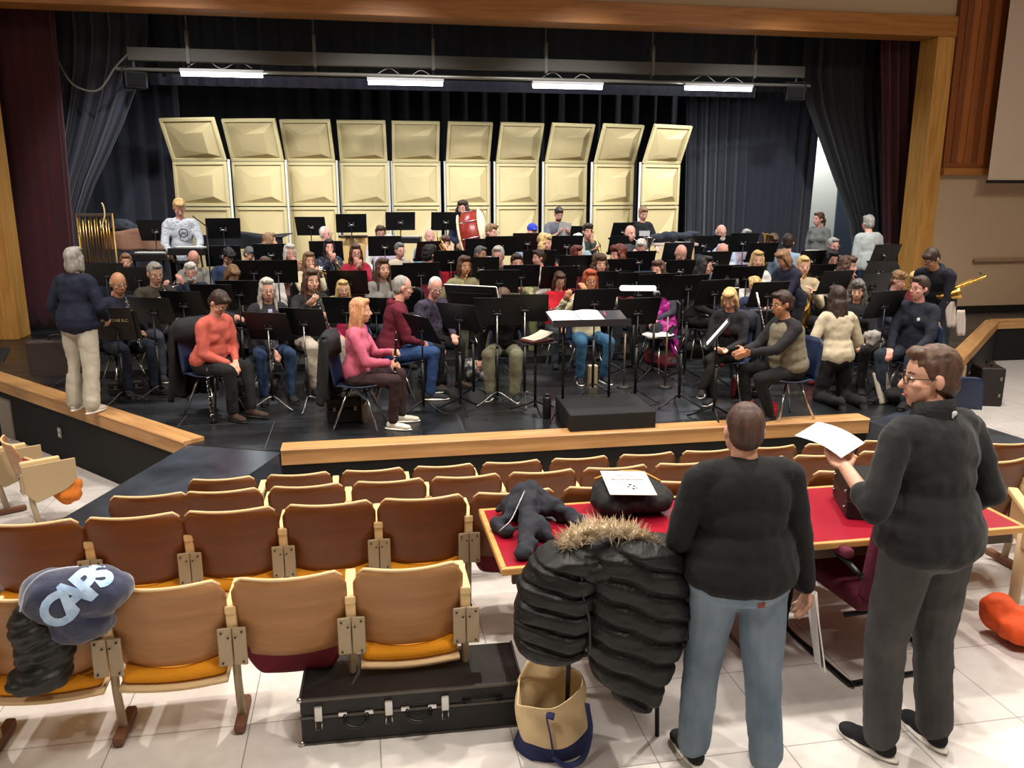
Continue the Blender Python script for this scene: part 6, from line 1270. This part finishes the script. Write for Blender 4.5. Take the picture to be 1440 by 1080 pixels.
# bass drum, tilted, held by the long-haired person
q = PD(668, 333, 14.45); n = V((.93, -.30, .22)).normalized()
t = empty('bass_drum', q, 0, 'red-brown bass drum with cream hoops tilted beside the navy hoodie', 'drum'); R_ = V((0, 0, 1)).rotation_difference(n).to_matrix()
t.rotation_euler = R_.to_euler(); RB = .44
MB().cyl((0, 0, -.18), (0, 0, .18), RB, None, 40).obj('shell', wood('8a2c22', '74221a', 'Z', 6, .3), t, True)
for s in (-1, 1):
    MB().tube([(RB*1.02*C(2*PI*i/40), RB*1.02*S(2*PI*i/40), s*.18) for i in range(41)], .022, 8, flat=1).obj('hoop', mat('d8c39a', .5), t, True)
    MB().cyl((0, 0, s*.181), (0, 0, s*.186), RB, None, 40).obj('drumhead', mat('cfc2a4', .6), t, True)
for i in range(10):
    a = 2*PI*i/10; MB().cyl((RB*1.05*C(a), RB*1.05*S(a), -.2), (RB*1.05*C(a), RB*1.05*S(a), .2), .008, None, 6).obj('tension_rod', CHROME, t, True)
# percussion table right with jackets, mallet frame
a, b = PD(898, 341, 13.9), PD(978, 339, 13.9); G = level(a.x, a.y); w_ = (b-a).length
t = empty('percussion_table', ((a.x+b.x)/2, (a.y+b.y)/2, G), math.atan2(b.y-a.y, b.x-a.x), 'pale-topped percussion table at the right end of the shell', 'table'); H_ = a.z-G
MB().bb((-w_/2, -.25, H_-.04), (w_/2, .25, H_)).obj('tabletop', mat('b7a79a', .5), t, bevel=.008)
for x in (-.42, .42):
    for y in (-.2, .2): MB().cyl((x*w_, y, 0), (x*w_, y, H_-.04), .022).obj('leg', mat('9a7a4c', .5), t, True)
heap('jackets', 'dark navy jackets piled on the percussion table at the right', 'jacket', '1c202c', [(PD(925, 335, 13.9), (.16, .13, .07)), (PD(943, 333, 13.9), (.18, .13, .09)), (PD(962, 332, 13.9), (.16, .12, .06)), (PD(972, 329, 14.1), (.14, .10, .05))], nz=.02)
kbd(563, 592, 333, 14.3, 'black mallet instrument frame behind the stands at centre left', nm='mallet_frame')
# snare and cymbal in the doorway
q = PD(1150, 353, 14.0); t = empty('snare_drum', q, 0, 'brightly lit pale snare drum in front of the doorway', 'drum'); MB().cyl((0, 0, -.10), (0, 0, 0), .20, None, 24).obj('shell', mat('cfcfca', .3, .5), t, True); MB().cyl((0, 0, .0), (0, 0, .006), .198, None, 24).obj('drumhead', mat('efe9dc', .6), t, True)
for k in range(3): MB().cyl((0, 0, -.1), (.25*C(k*2.1), .25*S(k*2.1), level(q.x, q.y)-q.z), .01).obj('leg', CHROME, t, True)
for k in range(8): MB().cyl((.205*C(k*.785), .205*S(k*.785), -.09), (.205*C(k*.785), .205*S(k*.785), -.01), .008, None, 6).obj('lug', CHROME, t, True)
# drum kit hardware behind centre
q = PD(783, 349, 13.8); t = empty('drum_set', (q.x, q.y, level(q.x, q.y)), 0, 'small blue-silver snare and cymbal stand below the man in grey t-shirt', 'drum'); H_ = q.z-t.location.z
MB().cyl((0, 0, H_-.1), (0, 0, H_), .17, None, 20).obj('drum', mat('7a90b0', .3, .3), t, True); MB().cyl((0, 0, 0), (0, 0, H_-.1), .012).obj('stand', CHROME, t, True); MB().cyl((.02, -.1, .0), (.02, -.1, H_+.28), .008).obj('mic_rod', mat('2a2a2c', .4, .5), t, True)
q = PD(1091, 330, 12.9)
# flag-like rolled item by right maroon curtain and microphone stand at keyboards
q = PZ(292, 372, level(-1.7, 12)); t = empty('microphone_stand', (PD(290, 318, 11.6).x, PD(290, 318, 11.6).y, level(-1.6, 11.6)), 0, 'thin black microphone stand beside the boy in white hoodie', 'stand'); H_ = PD(290, 318, 11.6).z-t.location.z
MB().cyl((0, 0, 0), (0, 0, H_), .010).obj('pole', mat('151517', .4, .5), t, True); MB().cyl((0, 0, H_), (-.18, .05, H_+.14), .008).obj('boom', mat('151517', .4, .5), t, True); MB().cyl((0, 0, 0), (0, 0, .02), .13, .12, 16).obj('base', mat('1a1a1c', .5), t, True)
# fascia details, right-hand pit
q = PZ(85, 608, -.12); wd = (V(WL0)-V(WL1)).normalized()
t = empty('power_outlet', (-3.33, 9.56, -.08), math.atan2(wd.y, wd.x), 'steel power outlet plate on the black stage front at left', 'outlet'); 
def onfascia(px, py, z):
    d = ray(px, py); A_ = V((WL0[0], WL0[1])); n = V((wd.y, -wd.x)); k = A_.dot(n)/(d[0]*n.x+d[1]*n.y); return V((k*d[0], k*d[1], CH+k*d[2]))
q = onfascia(85, 608, 0); t.location = q; MB().box((0, -.008, 0), (.08, .012, .12)).obj('plate', mat('9a9a98', .35, .7), t, bevel=.004); m = MB(); [m.box((0, -.016, z), (.035, .006, .03)) for z in (-.028, .028)]; m.obj('socket', mat('d8d4cc', .5), t)
q = onfascia(6, 588, 0); t = empty('notice_board', q, math.atan2(wd.y, wd.x), 'pale sheet panel fixed to the black stage front at the left edge', 'panel'); MB().box((-.05, -.01, 0), (.62, .012, .50)).obj('sheet', mat('8c857a', .8), t); MB().box((-.05, -.006, 0), (.66, .01, .54)).obj('frame', mat('6a645a', .6), t)
q = PZ(4, 640, PITZ); t = empty('black_pole_stand', (q.x, q.y, PITZ), 0, 'black stand pole at the left edge in the pit', 'stand'); MB().cyl((0, 0, 0), (0, 0, 1.15), .02).obj('pole', BLACK, t, True); MB().box((.05, -.02, 1.17), (.30, .25, .02), Matrix.Rotation(.5, 3, 'X')).obj('desk', BLACK, t, bevel=.004); MB().cyl((0, 0, 0), (0, 0, .02), .2, .18, 14).obj('base', BLACK, t, True)
q = PZ(1398, 571, PITZ); t = empty('trunk_case', (q.x, q.y+.2, PITZ), -.35, 'dark brown upright hard case on the lower floor at the right', 'case'); MB().bb((-.16, -.22, 0), (.16, .22, .55)).obj('shell', mat('1c1412', .5, bump=.1), t, bevel=.03, seg=3); MB().tube(smoothpts([(0, -.1, .55), (0, -.08, .60), (0, .08, .60), (0, .1, .55)]), .012, 6).obj('handle', BLACK, t, True); m = MB(); [m.box((.10, -.225, z), (.03, .01, .05)) for z in (.16, .4)]; m.obj('latches', STEEL, t, bevel=.003)
q = PZ(1372, 557, PITZ); t = empty('trunk_case', (q.x, q.y+.15, PITZ+.0), -.12, 'black flat case with gold crest leaning under the right wing rail', 'case'); MB().box((0, 0, .26), (.62, .14, .48)).obj('shell', mat('15151a', .55, bump=.1), t, bevel=.012)
m = MB(); m.box((-.12, -.074, .34), (.17, .004, .03)); m.box((-.12, -.074, .38), (.03, .004, .05)); m.box((-.12, -.074, .30), (.06, .004, .02)); m.obj('gold_crest', mat('a09060', .45, .5), t); m = MB(); [m.box((0, -.072, z), (.58, .004, .004)) for z in (.06, .46)]; m.box((.29, -.072, .26), (.004, .004, .40)); m.obj('piping', mat('8a8a86', .5), t)
q = PZ(1368, 628, PITZ); place_chair(V((q.x, q.y+.3, PITZ)), 2.6, 'navy blue chair on the lower floor right of the man in fleece', 'navy')
print('stands', NS[0], 'objects', len(bpy.data.objects))
